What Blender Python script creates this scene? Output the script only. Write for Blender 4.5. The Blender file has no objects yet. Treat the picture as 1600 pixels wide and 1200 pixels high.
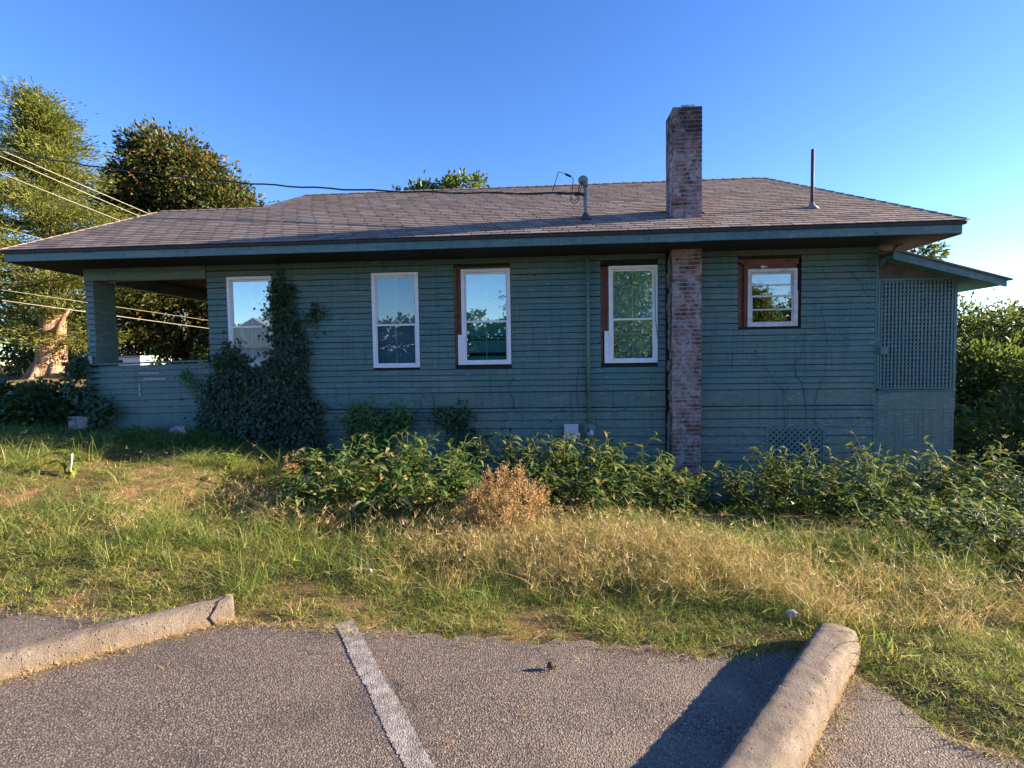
import bpy, math, random
import numpy as np
from mathutils import Vector, Matrix, Euler

rad = math.radians
SC = bpy.context.scene
COL = SC.collection
random.seed(7)
RNG = np.random.default_rng(11)

# ------------------------------------------------------------------ camera
EYE = 1.55
YAW, PITCH, ROLL, FPX = rad(3.854), rad(2.722), rad(0.841), 780.0
cy, sy = math.cos(YAW), math.sin(YAW)
Fw = Vector((-sy * math.cos(PITCH), cy * math.cos(PITCH), -math.sin(PITCH)))
Rt0 = Vector((cy, sy, 0)); Up0 = Rt0.cross(Fw)
cr, sr = math.cos(ROLL), math.sin(ROLL)
Rt = cr * Rt0 - sr * Up0
Up = sr * Rt0 + cr * Up0
cam = bpy.data.cameras.new('camera')
cam.sensor_width = 36.0
cam.lens = 36.0 * FPX / 1600.0
cam.clip_start = 0.05
cam.clip_end = 2000
co = bpy.data.objects.new('camera', cam); COL.objects.link(co)
co.matrix_world = Matrix(((Rt.x, Up.x, -Fw.x, 0), (Rt.y, Up.y, -Fw.y, 0), (Rt.z, Up.z, -Fw.z, EYE), (0, 0, 0, 1)))
SC.camera = co

# ------------------------------------------------------------------ light
SUN_EL, SUN_AZ = rad(15.0), rad(7.0)          # azimuth counted from +x towards +y
S = Vector((math.cos(SUN_EL) * math.cos(SUN_AZ), math.cos(SUN_EL) * math.sin(SUN_AZ), math.sin(SUN_EL)))
world = bpy.data.worlds.new('World'); SC.world = world
world.use_nodes = True
wn = world.node_tree; wn.nodes.clear()
sky = wn.nodes.new('ShaderNodeTexSky'); sky.sky_type = 'NISHITA'
sky.sun_disc = False
sky.sun_elevation = SUN_EL
sky.sun_rotation = math.pi / 2 - SUN_AZ
sky.altitude = 0; sky.air_density = 0.9; sky.dust_density = 0.12; sky.ozone_density = 2.5
hs = wn.nodes.new('ShaderNodeHueSaturation'); hs.inputs['Saturation'].default_value = 1.23; hs.inputs['Hue'].default_value = 0.516
bgn = wn.nodes.new('ShaderNodeBackground'); bgn.inputs['Strength'].default_value = 0.076
won = wn.nodes.new('ShaderNodeOutputWorld')
wn.links.new(sky.outputs[0], hs.inputs['Color']); wn.links.new(hs.outputs[0], bgn.inputs[0]); wn.links.new(bgn.outputs[0], won.inputs[0])
sl = bpy.data.lights.new('sun', 'SUN'); sl.energy = 5.0; sl.angle = rad(0.6); sl.color = (1.0, 0.80, 0.56)
so = bpy.data.objects.new('sun', sl); COL.objects.link(so)
so.location = (30, 5, 20); so.rotation_euler = (-S).to_track_quat('-Z', 'Y').to_euler()
SC.view_settings.view_transform = 'Standard'; SC.view_settings.look = 'None'
SC.view_settings.gamma = 1.0; SC.view_settings.use_curve_mapping = False
SC.view_settings.exposure = 2.3
SC.render.engine = 'CYCLES'
SC.cycles.max_bounces = 6; SC.cycles.diffuse_bounces = 3; SC.cycles.glossy_bounces = 3
SC.cycles.transmission_bounces = 3; SC.cycles.transparent_max_bounces = 6
SC.cycles.use_adaptive_sampling = True
SC.cycles.use_denoising = True

# ------------------------------------------------------------------ node helpers
class NT:
    def __init__(s, name):
        s.m = bpy.data.materials.new(name); s.m.use_nodes = True
        s.t = s.m.node_tree; s.t.nodes.clear()
        s.out = s.n('ShaderNodeOutputMaterial')
    def n(s, typ, ins=None, **kw):
        nd = s.t.nodes.new(typ)
        for k, v in kw.items(): setattr(nd, k, v)
        for k, v in (ins or {}).items():
            sock = nd.inputs[k]
            if isinstance(v, bpy.types.NodeSocket): s.t.links.new(v, sock)
            else: sock.default_value = v
        return nd
    def pos(s): return s.n('ShaderNodeNewGeometry').outputs['Position']
    def scaled(s, v, sc, off=(0, 0, 0)):
        return s.n('ShaderNodeMapping', {'Vector': v, 'Scale': sc, 'Location': off}).outputs[0]
    def noise(s, v, scale, detail=4, rough=0.6, dist=0.0):
        return s.n('ShaderNodeTexNoise', {'Vector': v, 'Scale': scale, 'Detail': detail, 'Roughness': rough, 'Distortion': dist}).outputs['Fac']
    def ramp(s, fac, stops, interp='LINEAR'):
        nd = s.n('ShaderNodeValToRGB', {'Fac': fac}); cr_ = nd.color_ramp; cr_.interpolation = interp
        while len(cr_.elements) < len(stops): cr_.elements.new(0.5)
        for e, (p, c) in zip(cr_.elements, stops):
            e.position = p; e.color = (c[0], c[1], c[2], 1) if not isinstance(c, (int, float)) else (c, c, c, 1)
        return nd.outputs['Color']
    def mix(s, fac, a, b, blend='MIX'):
        nd = s.n('ShaderNodeMix', data_type='RGBA', blend_type=blend)
        for i, v in ((0, fac), (6, a), (7, b)):
            if isinstance(v, bpy.types.NodeSocket): s.t.links.new(v, nd.inputs[i])
            else: nd.inputs[i].default_value = v if i == 0 else (v[0], v[1], v[2], 1)
        return nd.outputs[2]
    def math(s, op, a, b=0.0, clamp=False):
        return s.n('ShaderNodeMath', {0: a, 1: b}, operation=op, use_clamp=clamp).outputs[0]
    def maprange(s, v, a, b, c=0.0, d=1.0):
        return s.n('ShaderNodeMapRange', {0: v, 1: a, 2: b, 3: c, 4: d}).outputs[0]
    def bump(s, h, strength, dist=0.01):
        return s.n('ShaderNodeBump', {'Height': h, 'Strength': strength, 'Distance': dist}).outputs[0]
    def attr(s, name): return s.n('ShaderNodeAttribute', attribute_name=name)
    def rand(s): return s.n('ShaderNodeObjectInfo').outputs['Random']
    def principled(s, color, rough=0.7, normal=None, spec=0.3, **kw):
        ins = {'Base Color': color if isinstance(color, bpy.types.NodeSocket) else (*color, 1), 'Roughness': rough, 'Specular IOR Level': spec}
        if normal is not None: ins['Normal'] = normal
        ins.update(kw)
        return s.n('ShaderNodeBsdfPrincipled', ins).outputs[0]
    def done(s, sh):
        s.t.links.new(sh, s.out.inputs[0]); return s.m

def m_plain(name, c, rough=0.7, var=0.15, scale=12, bump=0.0, spec=0.3):
    t = NT(name); p = t.pos(); f = t.noise(p, scale, 5)
    a = tuple(x * (1 - var) for x in c); b = tuple(min(1, x * (1 + var)) for x in c)
    col = t.ramp(f, [(0.3, a), (0.7, b)])
    nrm = t.bump(t.noise(p, scale * 6, 4), bump) if bump else None
    return t.done(t.principled(col, rough, nrm, spec))

def m_siding(name, peel=1.0, hue=(0.070, 0.174, 0.158), hue2=(0.130, 0.190, 0.158)):
    t = NT(name); p = t.pos()
    big = t.noise(p, 0.8, 3)
    grain = t.noise(t.scaled(p, (1.2, 6, 40)), 3.0, 5)
    col = t.mix(t.maprange(big, 0.38, 0.66), hue, hue2)
    col = t.mix(t.maprange(grain, 0.3, 0.7, 0.0, 0.35), col, (0.045, 0.085, 0.085))
    rnd = t.rand()
    col = t.mix(t.maprange(rnd, 0.0, 1.0, 0.0, 0.40), col, (0.125, 0.19, 0.175))
    # sun-faded pale paint streaks
    fade = t.noise(t.scaled(p, (1.6, 1.6, 9)), 1.5, 6, 0.7)
    col = t.mix(t.maprange(fade, 0.54, 0.68, 0.0, 0.6), col, (0.21, 0.25, 0.23))
    # vertical dirt runs
    run = t.noise(t.scaled(p, (9, 9, 0.5)), 1.6, 5, 0.7)
    col = t.mix(t.maprange(run, 0.50, 0.75, 0.0, 0.6), col, (0.035, 0.055, 0.055))
    # peeled paint: grey wood and old primer
    sep = t.n('ShaderNodeSeparateXYZ', {0: p})
    low = t.maprange(sep.outputs['Z'], 1.25, 0.1, 0.0, 0.04)
    pl = t.math('ADD', t.noise(t.scaled(p, (3.2, 3.2, 15)), 2.2, 8, 0.72), low)
    mask = t.maprange(pl, 0.588, 0.615, 0.0, 1.0 * peel)
    wood = t.ramp(t.noise(t.scaled(p, (2, 2, 60)), 4, 5), [(0.3, (0.13, 0.115, 0.115)), (0.55, (0.27, 0.245, 0.25)), (0.8, (0.40, 0.39, 0.40))])
    col = t.mix(mask, col, wood)
    # rotten dark holes low on the wall
    rot = t.math('ADD', t.noise(t.scaled(p, (1.6, 1.6, 8), (7, 3, 1)), 3.0, 7, 0.7), low)
    col = t.mix(t.maprange(rot, 0.635, 0.655, 0.0, 0.9 * peel), col, (0.018, 0.018, 0.018))
    nr = t.bump(t.math('ADD', t.math('MULTIPLY', grain, 0.5), t.math('MULTIPLY', mask, -0.6)), 0.35, 0.004)
    return t.done(t.principled(col, t.maprange(mask, 0, 1, 0.5, 0.85), nr, 0.35))

def m_leaf(name, stops, transl=0.35, rough=0.5, spec=0.35, var=0.12, tr_col=None):
    t = NT(name)
    a = t.attr('tint').outputs['Fac']; r = t.rand()
    f = t.math('ADD', a, t.math('MULTIPLY', t.math('SUBTRACT', r, 0.5), var), True)
    col = t.ramp(f, stops)
    n = t.noise(t.pos(), 6, 3)
    col = t.mix(t.maprange(n, 0.3, 0.7, 0.0, 0.35), col, t.mix(0.5, col, (0.03, 0.04, 0.015)))
    pr = t.principled(col, rough, None, spec)
    tr = t.n('ShaderNodeBsdfTranslucent', {'Color': t.mix(0.5, col, tr_col or (0.22, 0.30, 0.04))}).outputs[0]
    return t.done(t.n('ShaderNodeMixShader', {0: transl, 1: pr, 2: tr}).outputs[0])

M = {}
M['siding'] = m_siding('painted_clapboard')
M['trim'] = m_siding('painted_trim', 0.9, (0.055, 0.155, 0.175), (0.08, 0.18, 0.195))
M['slab'] = m_siding('painted_concrete', 0.25, (0.11, 0.20, 0.19), (0.14, 0.24, 0.22))
M['lattice'] = m_siding('painted_lattice', 0.2, (0.090, 0.185, 0.205), (0.13, 0.225, 0.24))
M['pipe_green'] = m_siding('painted_conduit', 0.2, (0.10, 0.22, 0.20), (0.13, 0.26, 0.235))
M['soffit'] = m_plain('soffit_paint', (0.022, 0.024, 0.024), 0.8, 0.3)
M['gable'] = m_plain('weathered_plywood', (0.12, 0.10, 0.09), 0.8, 0.35, 3, 0.2)
M['dark_inside'] = m_plain('dark_interior', (0.02, 0.02, 0.02), 0.9)
M['white_vinyl'] = m_plain('white_vinyl', (0.74, 0.75, 0.78), 0.4, 0.06, 6)
M['old_white'] = m_plain('dirty_white_paint', (0.55, 0.54, 0.56), 0.55, 0.2, 9, 0.2)
M['teal_board'] = m_plain('teal_backing', (0.16, 0.48, 0.45), 0.6, 0.12, 2)
M['blue_board'] = m_plain('grey_blue_backing', (0.24, 0.36, 0.43), 0.6, 0.12, 2)
M['brown_wood'] = m_plain('raw_brown_wood', (0.155, 0.060, 0.038), 0.75, 0.4, 7, 0.3)
M['pale_wood'] = m_plain('pale_batten', (0.50, 0.40, 0.27), 0.7, 0.2, 9)
M['mast_metal'] = m_plain('grey_metal', (0.16, 0.19, 0.21), 0.5, 0.15, 8)
M['rust_pipe'] = m_plain('rusty_pipe', (0.07, 0.05, 0.055), 0.7, 0.3, 20)
M['black_cable'] = m_plain('black_cable', (0.02, 0.02, 0.022), 0.6, 0.1)
M['pale_cable'] = m_plain('pale_cable', (0.27, 0.25, 0.22), 0.6, 0.1)
M['grey_box'] = m_plain('grey_and_shaded_white_paint', (0.46, 0.50, 0.58), 0.5, 0.06, 10)  # grey for the meter boxes; on the white cabinet it paints in bluish shade
M['paint_line'] = None

def m_brick():
    t = NT('old_brick'); p = t.pos()
    a = t.attr('tint').outputs['Fac']
    col = t.ramp(a, [(0.0, (0.085, 0.032, 0.030)), (0.5, (0.165, 0.060, 0.052)), (1.0, (0.22, 0.10, 0.088))])
    n = t.noise(p, 60, 5, 0.7)
    col = t.mix(t.maprange(n, 0.35, 0.75, 0, 0.4), col, (0.07, 0.03, 0.028))
    w = t.noise(t.scaled(p, (1.2, 1.2, 0.9)), 4.2, 7, 0.72)
    wm = t.math('MULTIPLY', t.maprange(w, 0.43, 0.59), t.maprange(t.noise(p, 22, 4, 0.7), 0.32, 0.50))
    col = t.mix(t.math('MULTIPLY', wm, 0.85), col, (0.37, 0.34, 0.37))
    z = t.n('ShaderNodeSeparateXYZ', {0: p}).outputs['Z']
    soot = t.math('MULTIPLY', t.maprange(z, 4.85, 5.15), t.maprange(t.noise(p, 5, 4), 0.30, 0.50))
    col = t.mix(t.math('MULTIPLY', soot, 0.9), col, (0.028, 0.018, 0.020))
    return t.done(t.principled(col, 0.85, t.bump(n, 0.5, 0.004), 0.2))
M['brick'] = m_brick()

def m_mortar():
    t = NT('lime_mortar'); p = t.pos(); n = t.noise(p, 35, 6, 0.7)
    col = t.ramp(n, [(0.3, (0.22, 0.20, 0.205)), (0.7, (0.42, 0.39, 0.41))])
    z = t.n('ShaderNodeSeparateXYZ', {0: p}).outputs['Z']
    col = t.mix(t.maprange(z, 4.85, 5.2, 0, 0.6), col, (0.06, 0.045, 0.045))
    return t.done(t.principled(col, 0.9, t.bump(n, 0.7, 0.008), 0.2))
M['mortar'] = m_mortar()

def m_shingle():
    t = NT('asphalt_shingle'); p = t.pos(); a = t.attr('tint').outputs['Fac']
    col = t.ramp(a, [(0.0, (0.165, 0.130, 0.115)), (0.5, (0.235, 0.192, 0.172)), (1.0, (0.31, 0.258, 0.232))])
    big = t.noise(p, 1.1, 4)
    col = t.mix(t.maprange(big, 0.4, 0.7, 0, 0.35), col, (0.18, 0.155, 0.142))
    streak = t.noise(t.scaled(p, (5, 0.6, 0.6)), 2.0, 4)
    col = t.mix(t.maprange(streak, 0.55, 0.75, 0, 0.35), col, (0.105, 0.085, 0.078))
    g = t.noise(p, 220, 3, 0.8)
    col = t.mix(t.maprange(g, 0.3, 0.7, 0, 0.5), col, t.mix(0.5, col, (0.05, 0.04, 0.04)))
    return t.done(t.principled(col, 0.9, t.bump(g, 0.6, 0.003), 0.2))
M['shingle'] = m_shingle()
M['drip'] = m_plain('drip_edge', (0.035, 0.030, 0.032), 0.7, 0.3)

def m_asphalt():
    t = NT('worn_asphalt'); p = t.pos()
    v = t.n('ShaderNodeTexVoronoi', {'Vector': p, 'Scale': 120.0, 'Randomness': 1.0}, feature='F1')
    v2 = t.n('ShaderNodeTexVoronoi', {'Vector': p, 'Scale': 210.0}, feature='F1')
    rnd = t.n('ShaderNodeSeparateColor', {0: v.outputs['Color']}).outputs[0]
    rnd2 = t.n('ShaderNodeSeparateColor', {0: v2.outputs['Color']}).outputs[1]
    stone = t.ramp(rnd, [(0.0, (0.085, 0.066, 0.055)), (0.5, (0.195, 0.153, 0.121)), (0.85, (0.340, 0.271, 0.216)), (1.0, (0.60, 0.51, 0.44))])
    stone2 = t.ramp(rnd2, [(0.0, (0.065, 0.050, 0.042)), (0.7, (0.190, 0.150, 0.120)), (1.0, (0.44, 0.37, 0.315))])
    col = t.mix(0.45, stone, stone2)
    edge = t.maprange(v.outputs['Distance'], 0.30, 0.62)
    col = t.mix(t.math('MULTIPLY', edge, 0.8), col, (0.050, 0.038, 0.035))
    big = t.noise(p, 1.4, 5)
    col = t.mix(t.maprange(big, 0.35, 0.7, 0.0, 0.35), col, (0.170, 0.135, 0.106))
    dk = t.noise(t.scaled(p, (1, 1, 1), (3, 5, 0)), 2.6, 5)
    col = t.mix(t.maprange(dk, 0.52, 0.72, 0.0, 0.6), col, (0.050, 0.043, 0.042))
    dust = t.noise(t.scaled(p, (1, 1, 1), (9, 2, 0)), 0.9, 7, 0.7)
    col = t.mix(t.maprange(dust, 0.50, 0.68, 0.0, 0.40), col, (0.270, 0.222, 0.170))
    wig = t.n('ShaderNodeVectorMath', {0: p, 1: t.n('ShaderNodeVectorMath', {0: t.n('ShaderNodeTexNoise', {'Vector': p, 'Scale': 3.5, 'Detail': 5}).outputs['Color'], 1: (.35, .35, 0)}, operation='MULTIPLY').outputs[0]}, operation='ADD').outputs[0]
    ck = t.n('ShaderNodeTexVoronoi', {'Vector': wig, 'Scale': 0.55}, feature='DISTANCE_TO_EDGE').outputs['Distance']
    ckm = t.math('MULTIPLY', t.maprange(ck, 0.0045, 0.0015), t.maprange(t.noise(p, 1.7, 3), 0.47, 0.55))
    col = t.mix(t.math('MULTIPLY', ckm, 0.85), col, (0.028, 0.022, 0.02))
    h = t.math('ADD', t.math('MULTIPLY', v.outputs['Distance'], -1.0), t.math('MULTIPLY', v2.outputs['Distance'], -0.5))
    return t.done(t.principled(col, 0.75, t.bump(h, 0.7, 0.004), 0.35))
M['asphalt'] = m_asphalt()

def m_line():
    t = NT('worn_line_paint'); p = t.pos()
    v = t.n('ShaderNodeTexVoronoi', {'Vector': p, 'Scale': 150.0}, feature='F1')
    n = t.noise(p, 55, 6, 0.75)
    col = t.ramp(n, [(0.3, (0.24, 0.225, 0.205)), (0.55, (0.36, 0.34, 0.32)), (0.75, (0.48, 0.46, 0.44))])
    wear = t.math('MULTIPLY', t.maprange(t.noise(p, 14, 7, 0.85), 0.40, 0.56), t.maprange(v.outputs['Distance'], 0.2, 0.5))
    col = t.mix(t.math('MULTIPLY', wear, 0.9), col, (0.12, 0.10, 0.088))
    return t.done(t.principled(col, 0.75, t.bump(v.outputs['Distance'], 0.7, 0.003), 0.3))
M['paint_line'] = m_line()

def m_concrete():
    t = NT('stained_concrete'); p = t.pos()
    n = t.noise(p, 9, 7, 0.7); f = t.noise(p, 130, 4, 0.8)
    col = t.ramp(n, [(0.28, (0.13, 0.105, 0.085)), (0.5, (0.22, 0.185, 0.155)), (0.72, (0.31, 0.275, 0.245))])
    col = t.mix(t.maprange(f, 0.42, 0.68, 0, 0.6), col, (0.15, 0.12, 0.10))
    st = t.noise(t.scaled(p, (1, 1, 1), (2, 8, 4)), 3.2, 5)
    col = t.mix(t.maprange(st, 0.52, 0.70, 0, 0.55), col, (0.15, 0.115, 0.085))
    z = t.n('ShaderNodeSeparateXYZ', {0: p}).outputs['Z']
    col = t.mix(t.math('MULTIPLY', t.maprange(z, 0.05, 0.0), 0.6), col, (0.27, 0.17, 0.08))
    pit = t.n('ShaderNodeTexVoronoi', {'Vector': p, 'Scale': 42.0}, feature='F1').outputs['Distance']
    pm = t.math('MULTIPLY', t.maprange(pit, 0.22, 0.10), t.maprange(t.noise(p, 14, 3), 0.48, 0.56))
    col = t.mix(t.math('MULTIPLY', pm, 0.75), col, (0.06, 0.048, 0.04))
    v = t.n('ShaderNodeTexVoronoi', {'Vector': p, 'Scale': 70.0}, feature='F1').outputs['Distance']
    col = t.mix(t.math('MULTIPLY', t.maprange(v, 0.2, 0.05), t.maprange(n, 0.45, 0.6)), col, (0.40, 0.37, 0.33))
    return t.done(t.principled(col, 0.85, t.bump(t.math('ADD', t.math('ADD', f, t.math('MULTIPLY', pm, -1.5)), t.math('MULTIPLY', n, 2.0)), 1.0, 0.012), 0.25))
M['concrete'] = m_concrete()
M['stone'] = m_plain('field_stone', (0.34, 0.32, 0.31), 0.85, 0.35, 14, 0.6)

def m_ground():
    t = NT('earth_and_thatch'); p = t.pos()
    n = t.noise(p, 1.3, 6, 0.65); f = t.noise(p, 28, 6, 0.8)
    dirt = t.ramp(f, [(0.3, (0.19, 0.105, 0.055)), (0.7, (0.40, 0.245, 0.14))])
    th = t.ramp(f, [(0.3, (0.055, 0.050, 0.022)), (0.7, (0.20, 0.155, 0.07))])
    col = t.mix(t.maprange(n, 0.50, 0.60), th, dirt)
    return t.done(t.principled(col, 0.95, t.bump(f, 1.0, 0.03), 0.1))
M['ground'] = m_ground()

def m_glass(name, refl=0.34, tint=(0.75, 0.95, 0.95)):
    t = NT(name)
    lw = t.n('ShaderNodeLayerWeight', {'Blend': 0.25}).outputs['Fresnel']
    fac = t.math('ADD', t.math('MULTIPLY', lw, 0.7), refl, True)
    gl = t.n('ShaderNodeBsdfGlossy', {'Color': (0.92, 0.97, 1.0, 1), 'Roughness': 0.015,
             'Normal': t.bump(t.noise(t.pos(), 1.5, 2), 0.05, 0.02)}).outputs[0]
    tr = t.n('ShaderNodeBsdfTransparent', {'Color': (*tint, 1)}).outputs[0]
    return t.done(t.n('ShaderNodeMixShader', {0: fac, 1: tr, 2: gl}).outputs[0])
M['glass'] = m_glass('window_glass', 0.25, (0.85, 0.97, 0.97))
M['screened_glass'] = m_glass('screened_glass', 0.10, (0.75, 0.85, 0.88))
M['clear_glass'] = m_glass('old_window_glass', 0.22, (0.9, 0.95, 0.95))

def m_bark(name, a, b):
    t = NT(name); p = t.pos()
    n = t.noise(t.scaled(p, (5, 5, 0.8)), 3, 6, 0.7)
    return t.done(t.principled(t.ramp(n, [(0.35, a), (0.65, b)]), 0.9, t.bump(n, 1.0, 0.08), 0.15))
M['bark'] = m_bark('cedar_bark', (0.17, 0.085, 0.05), (0.50, 0.33, 0.22))
M['dark_bark'] = m_bark('dark_bark', (0.05, 0.04, 0.03), (0.15, 0.12, 0.09))
M['stem'] = m_plain('green_stem', (0.075, 0.105, 0.03), 0.6, 0.3, 20)
M['dead_stem'] = m_plain('dry_stem', (0.30, 0.19, 0.09), 0.8, 0.3, 20)
M['vine_stem'] = m_plain('vine_stem', (0.06, 0.04, 0.035), 0.8, 0.3, 20)

M['cedar'] = m_leaf('cedar_foliage', [(0.0, (0.028, 0.048, 0.014)), (0.5, (0.115, 0.140, 0.030)), (1.0, (0.27, 0.265, 0.06))], 0.36)
M['magnolia'] = m_leaf('magnolia_foliage', [(0.0, (0.018, 0.035, 0.012)), (0.45, (0.055, 0.075, 0.020)), (0.60, (0.10, 0.09, 0.028)), (0.74, (0.17, 0.095, 0.038)), (1.0, (0.23, 0.135, 0.06))], 0.18, 0.5, 0.3)
M['bright_tree'] = m_leaf('bright_foliage', [(0.0, (0.035, 0.07, 0.012)), (0.5, (0.08, 0.13, 0.024)), (1.0, (0.14, 0.19, 0.04))], 0.35)
M['shrub'] = m_leaf('shrub_foliage', [(0.0, (0.015, 0.034, 0.012)), (0.5, (0.036, 0.064, 0.018)), (1.0, (0.085, 0.115, 0.034))], 0.28)
M['lime_shrub'] = m_leaf('lime_shrub_foliage', [(0.0, (0.02, 0.042, 0.010)), (0.5, (0.05, 0.085, 0.018)), (1.0, (0.10, 0.135, 0.03))], 0.3)  # leaf tones lowered to paint in shade on the near side
M['hazy_shrub'] = m_leaf('pale_shrub_foliage', [(0.0, (0.03, 0.048, 0.02)), (0.5, (0.07, 0.092, 0.038)), (1.0, (0.15, 0.155, 0.07))], 0.35)  # darkened likewise, shade of the near side is in the colour
M['ivy'] = m_leaf('ivy_foliage', [(0.0, (0.018, 0.040, 0.018)), (0.5, (0.035, 0.075, 0.028)), (1.0, (0.075, 0.13, 0.04))], 0.2, 0.4, 0.4)
M['green_vine'] = m_leaf('green_vine_foliage', [(0.0, (0.03, 0.085, 0.02)), (0.5, (0.06, 0.15, 0.03)), (1.0, (0.11, 0.21, 0.05))], 0.3)
M['weed'] = m_leaf('weed_leaf', [(0.0, (0.024, 0.062, 0.020)), (0.5, (0.060, 0.120, 0.030)), (0.85, (0.12, 0.18, 0.045)), (1.0, (0.28, 0.22, 0.09))], 0.30, 0.55, 0.25, 0.3)
M['lime_weed'] = m_leaf('lime_weed_leaf', [(0.0, (0.09, 0.15, 0.025)), (0.5, (0.17, 0.24, 0.035)), (1.0, (0.27, 0.32, 0.06))], 0.42, 0.5, 0.3, 0.2)
M['dead_weed'] = m_leaf('dry_seed_heads', [(0.0, (0.22, 0.14, 0.06)), (0.5, (0.42, 0.29, 0.13)), (1.0, (0.58, 0.44, 0.23))], 0.3, 0.8, 0.1, 0.1, (0.5, 0.32, 0.14))
M['lawn'] = m_leaf('lawn_blade', [(0.0, (0.075, 0.125, 0.024)), (0.45, (0.17, 0.23, 0.042)), (0.75, (0.29, 0.30, 0.075)), (1.0, (0.50, 0.38, 0.18))], 0.42, 0.5, 0.3, 0.35)
M['green_grass'] = m_leaf('green_grass_blade', [(0.0, (0.045, 0.09, 0.02)), (0.5, (0.12, 0.18, 0.035)), (0.8, (0.25, 0.26, 0.07)), (1.0, (0.48, 0.37, 0.18))], 0.42, 0.5, 0.3, 0.35)
M['straw'] = m_leaf('straw_blade', [(0.0, (0.15, 0.17, 0.045)), (0.3, (0.30, 0.25, 0.09)), (0.65, (0.48, 0.35, 0.16)), (1.0, (0.64, 0.50, 0.28))], 0.35, 0.6, 0.2, 0.3, (0.5, 0.36, 0.12))

# ------------------------------------------------------------------ mesh helpers
class MB:
    def __init__(s): s.v = []; s.f = []
    def add(s, verts, faces):
        o = len(s.v); s.v += [tuple(q) for q in verts]; s.f += [tuple(i + o for i in f) for f in faces]; return s
    def box(s, x0, x1, y0, y1, z0, z1):
        v = [(x0, y0, z0), (x1, y0, z0), (x1, y1, z0), (x0, y1, z0), (x0, y0, z1), (x1, y0, z1), (x1, y1, z1), (x0, y1, z1)]
        return s.add(v, [(0, 3, 2, 1), (4, 5, 6, 7), (0, 1, 5, 4), (1, 2, 6, 5), (2, 3, 7, 6), (3, 0, 4, 7)])
    def poly(s, pts): return s.add(pts, [tuple(range(len(pts)))])
    def prism(s, pts, d):
        d = Vector(d); a = [Vector(q) for q in pts]; n = len(a); v = a + [q + d for q in a]
        f = [tuple(range(n))[::-1], tuple(range(n, 2 * n))] + [(i, (i + 1) % n, n + (i + 1) % n, n + i) for i in range(n)]
        return s.add(v, f)
    def tube(s, pts, r, sides=6, cap=True):
        pts = [Vector(q) for q in pts]; n = len(pts)
        rs = r if isinstance(r, (list, tuple)) else [r] * n
        v = []; f = []
        ref = Vector((0.13, 0.31, 0.94))
        for i, q in enumerate(pts):
            d = (pts[min(i + 1, n - 1)] - pts[max(i - 1, 0)]).normalized()
            u = d.cross(ref)
            if u.length < 1e-3: u = d.cross(Vector((1, 0, 0)))
            u.normalize(); w = d.cross(u)
            for k in range(sides):
                a = 2 * math.pi * k / sides
                v.append(q + (u * math.cos(a) + w * math.sin(a)) * rs[i])
        for i in range(n - 1):
            for k in range(sides):
                k2 = (k + 1) % sides
                f.append((i * sides + k, i * sides + k2, (i + 1) * sides + k2, (i + 1) * sides + k))
        if cap:
            f.append(tuple(range(sides))[::-1]); f.append(tuple((n - 1) * sides + k for k in range(sides)))
        return s.add(v, f)
    def ball(s, c, rx, ry, rz, seg=10, rings=6):
        v = []; f = []
        for i in range(rings + 1):
            th = math.pi * i / rings
            for k in range(seg):
                a = 2 * math.pi * k / seg
                v.append((c[0] + rx * math.sin(th) * math.cos(a), c[1] + ry * math.sin(th) * math.sin(a), c[2] + rz * math.cos(th)))
        for i in range(rings):
            for k in range(seg):
                f.append((i * seg + k, (i + 1) * seg + k, (i + 1) * seg + (k + 1) % seg, i * seg + (k + 1) % seg))
        return s.add(v, f)

WL = {}        # world location of every object we build (nothing but leaves is rotated)
def link(name, me, parent=None, loc=(0, 0, 0)):
    o = bpy.data.objects.new(name, me); COL.objects.link(o)
    loc = Vector(loc)
    if parent is not None:
        o.parent = parent; o.location = loc - WL[parent.name]
    else: o.location = loc
    WL[o.name] = loc
    return o
def mesh(name, v, f, m, smooth=False, tint=None):
    me = bpy.data.meshes.new(name); me.from_pydata(v, [], f); me.materials.append(m)
    if smooth: me.polygons.foreach_set('use_smooth', [True] * len(me.polygons))
    if tint is not None:
        at = me.attributes.new('tint', 'FLOAT', 'POINT')
        at.data.foreach_set('value', np.asarray(tint, dtype=np.float32) if not np.isscalar(tint) else np.full(len(v), tint, np.float32))
    me.update(); return me
def part(name, mb, m, parent=None, smooth=False, tint=None, origin=None):
    v = np.array(mb.v, float)
    if origin is None:
        lo, hi = v.min(0), v.max(0); origin = ((lo[0] + hi[0]) / 2, (lo[1] + hi[1]) / 2, lo[2])
    v = v - np.array(origin)
    return link(name, mesh(name, v.tolist(), mb.f, m, smooth, tint), parent, origin)
def empty(name, loc):
    o = bpy.data.objects.new(name, None); COL.objects.link(o); o.location = loc; o.empty_display_size = 0.2
    WL[o.name] = Vector(loc); return o
def tag(o, label=None, cat=None, group=None, kind=None):
    if label: o['label'] = label
    if cat: o['category'] = cat
    if group: o['group'] = group
    if kind: o['kind'] = kind
    return o

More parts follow.
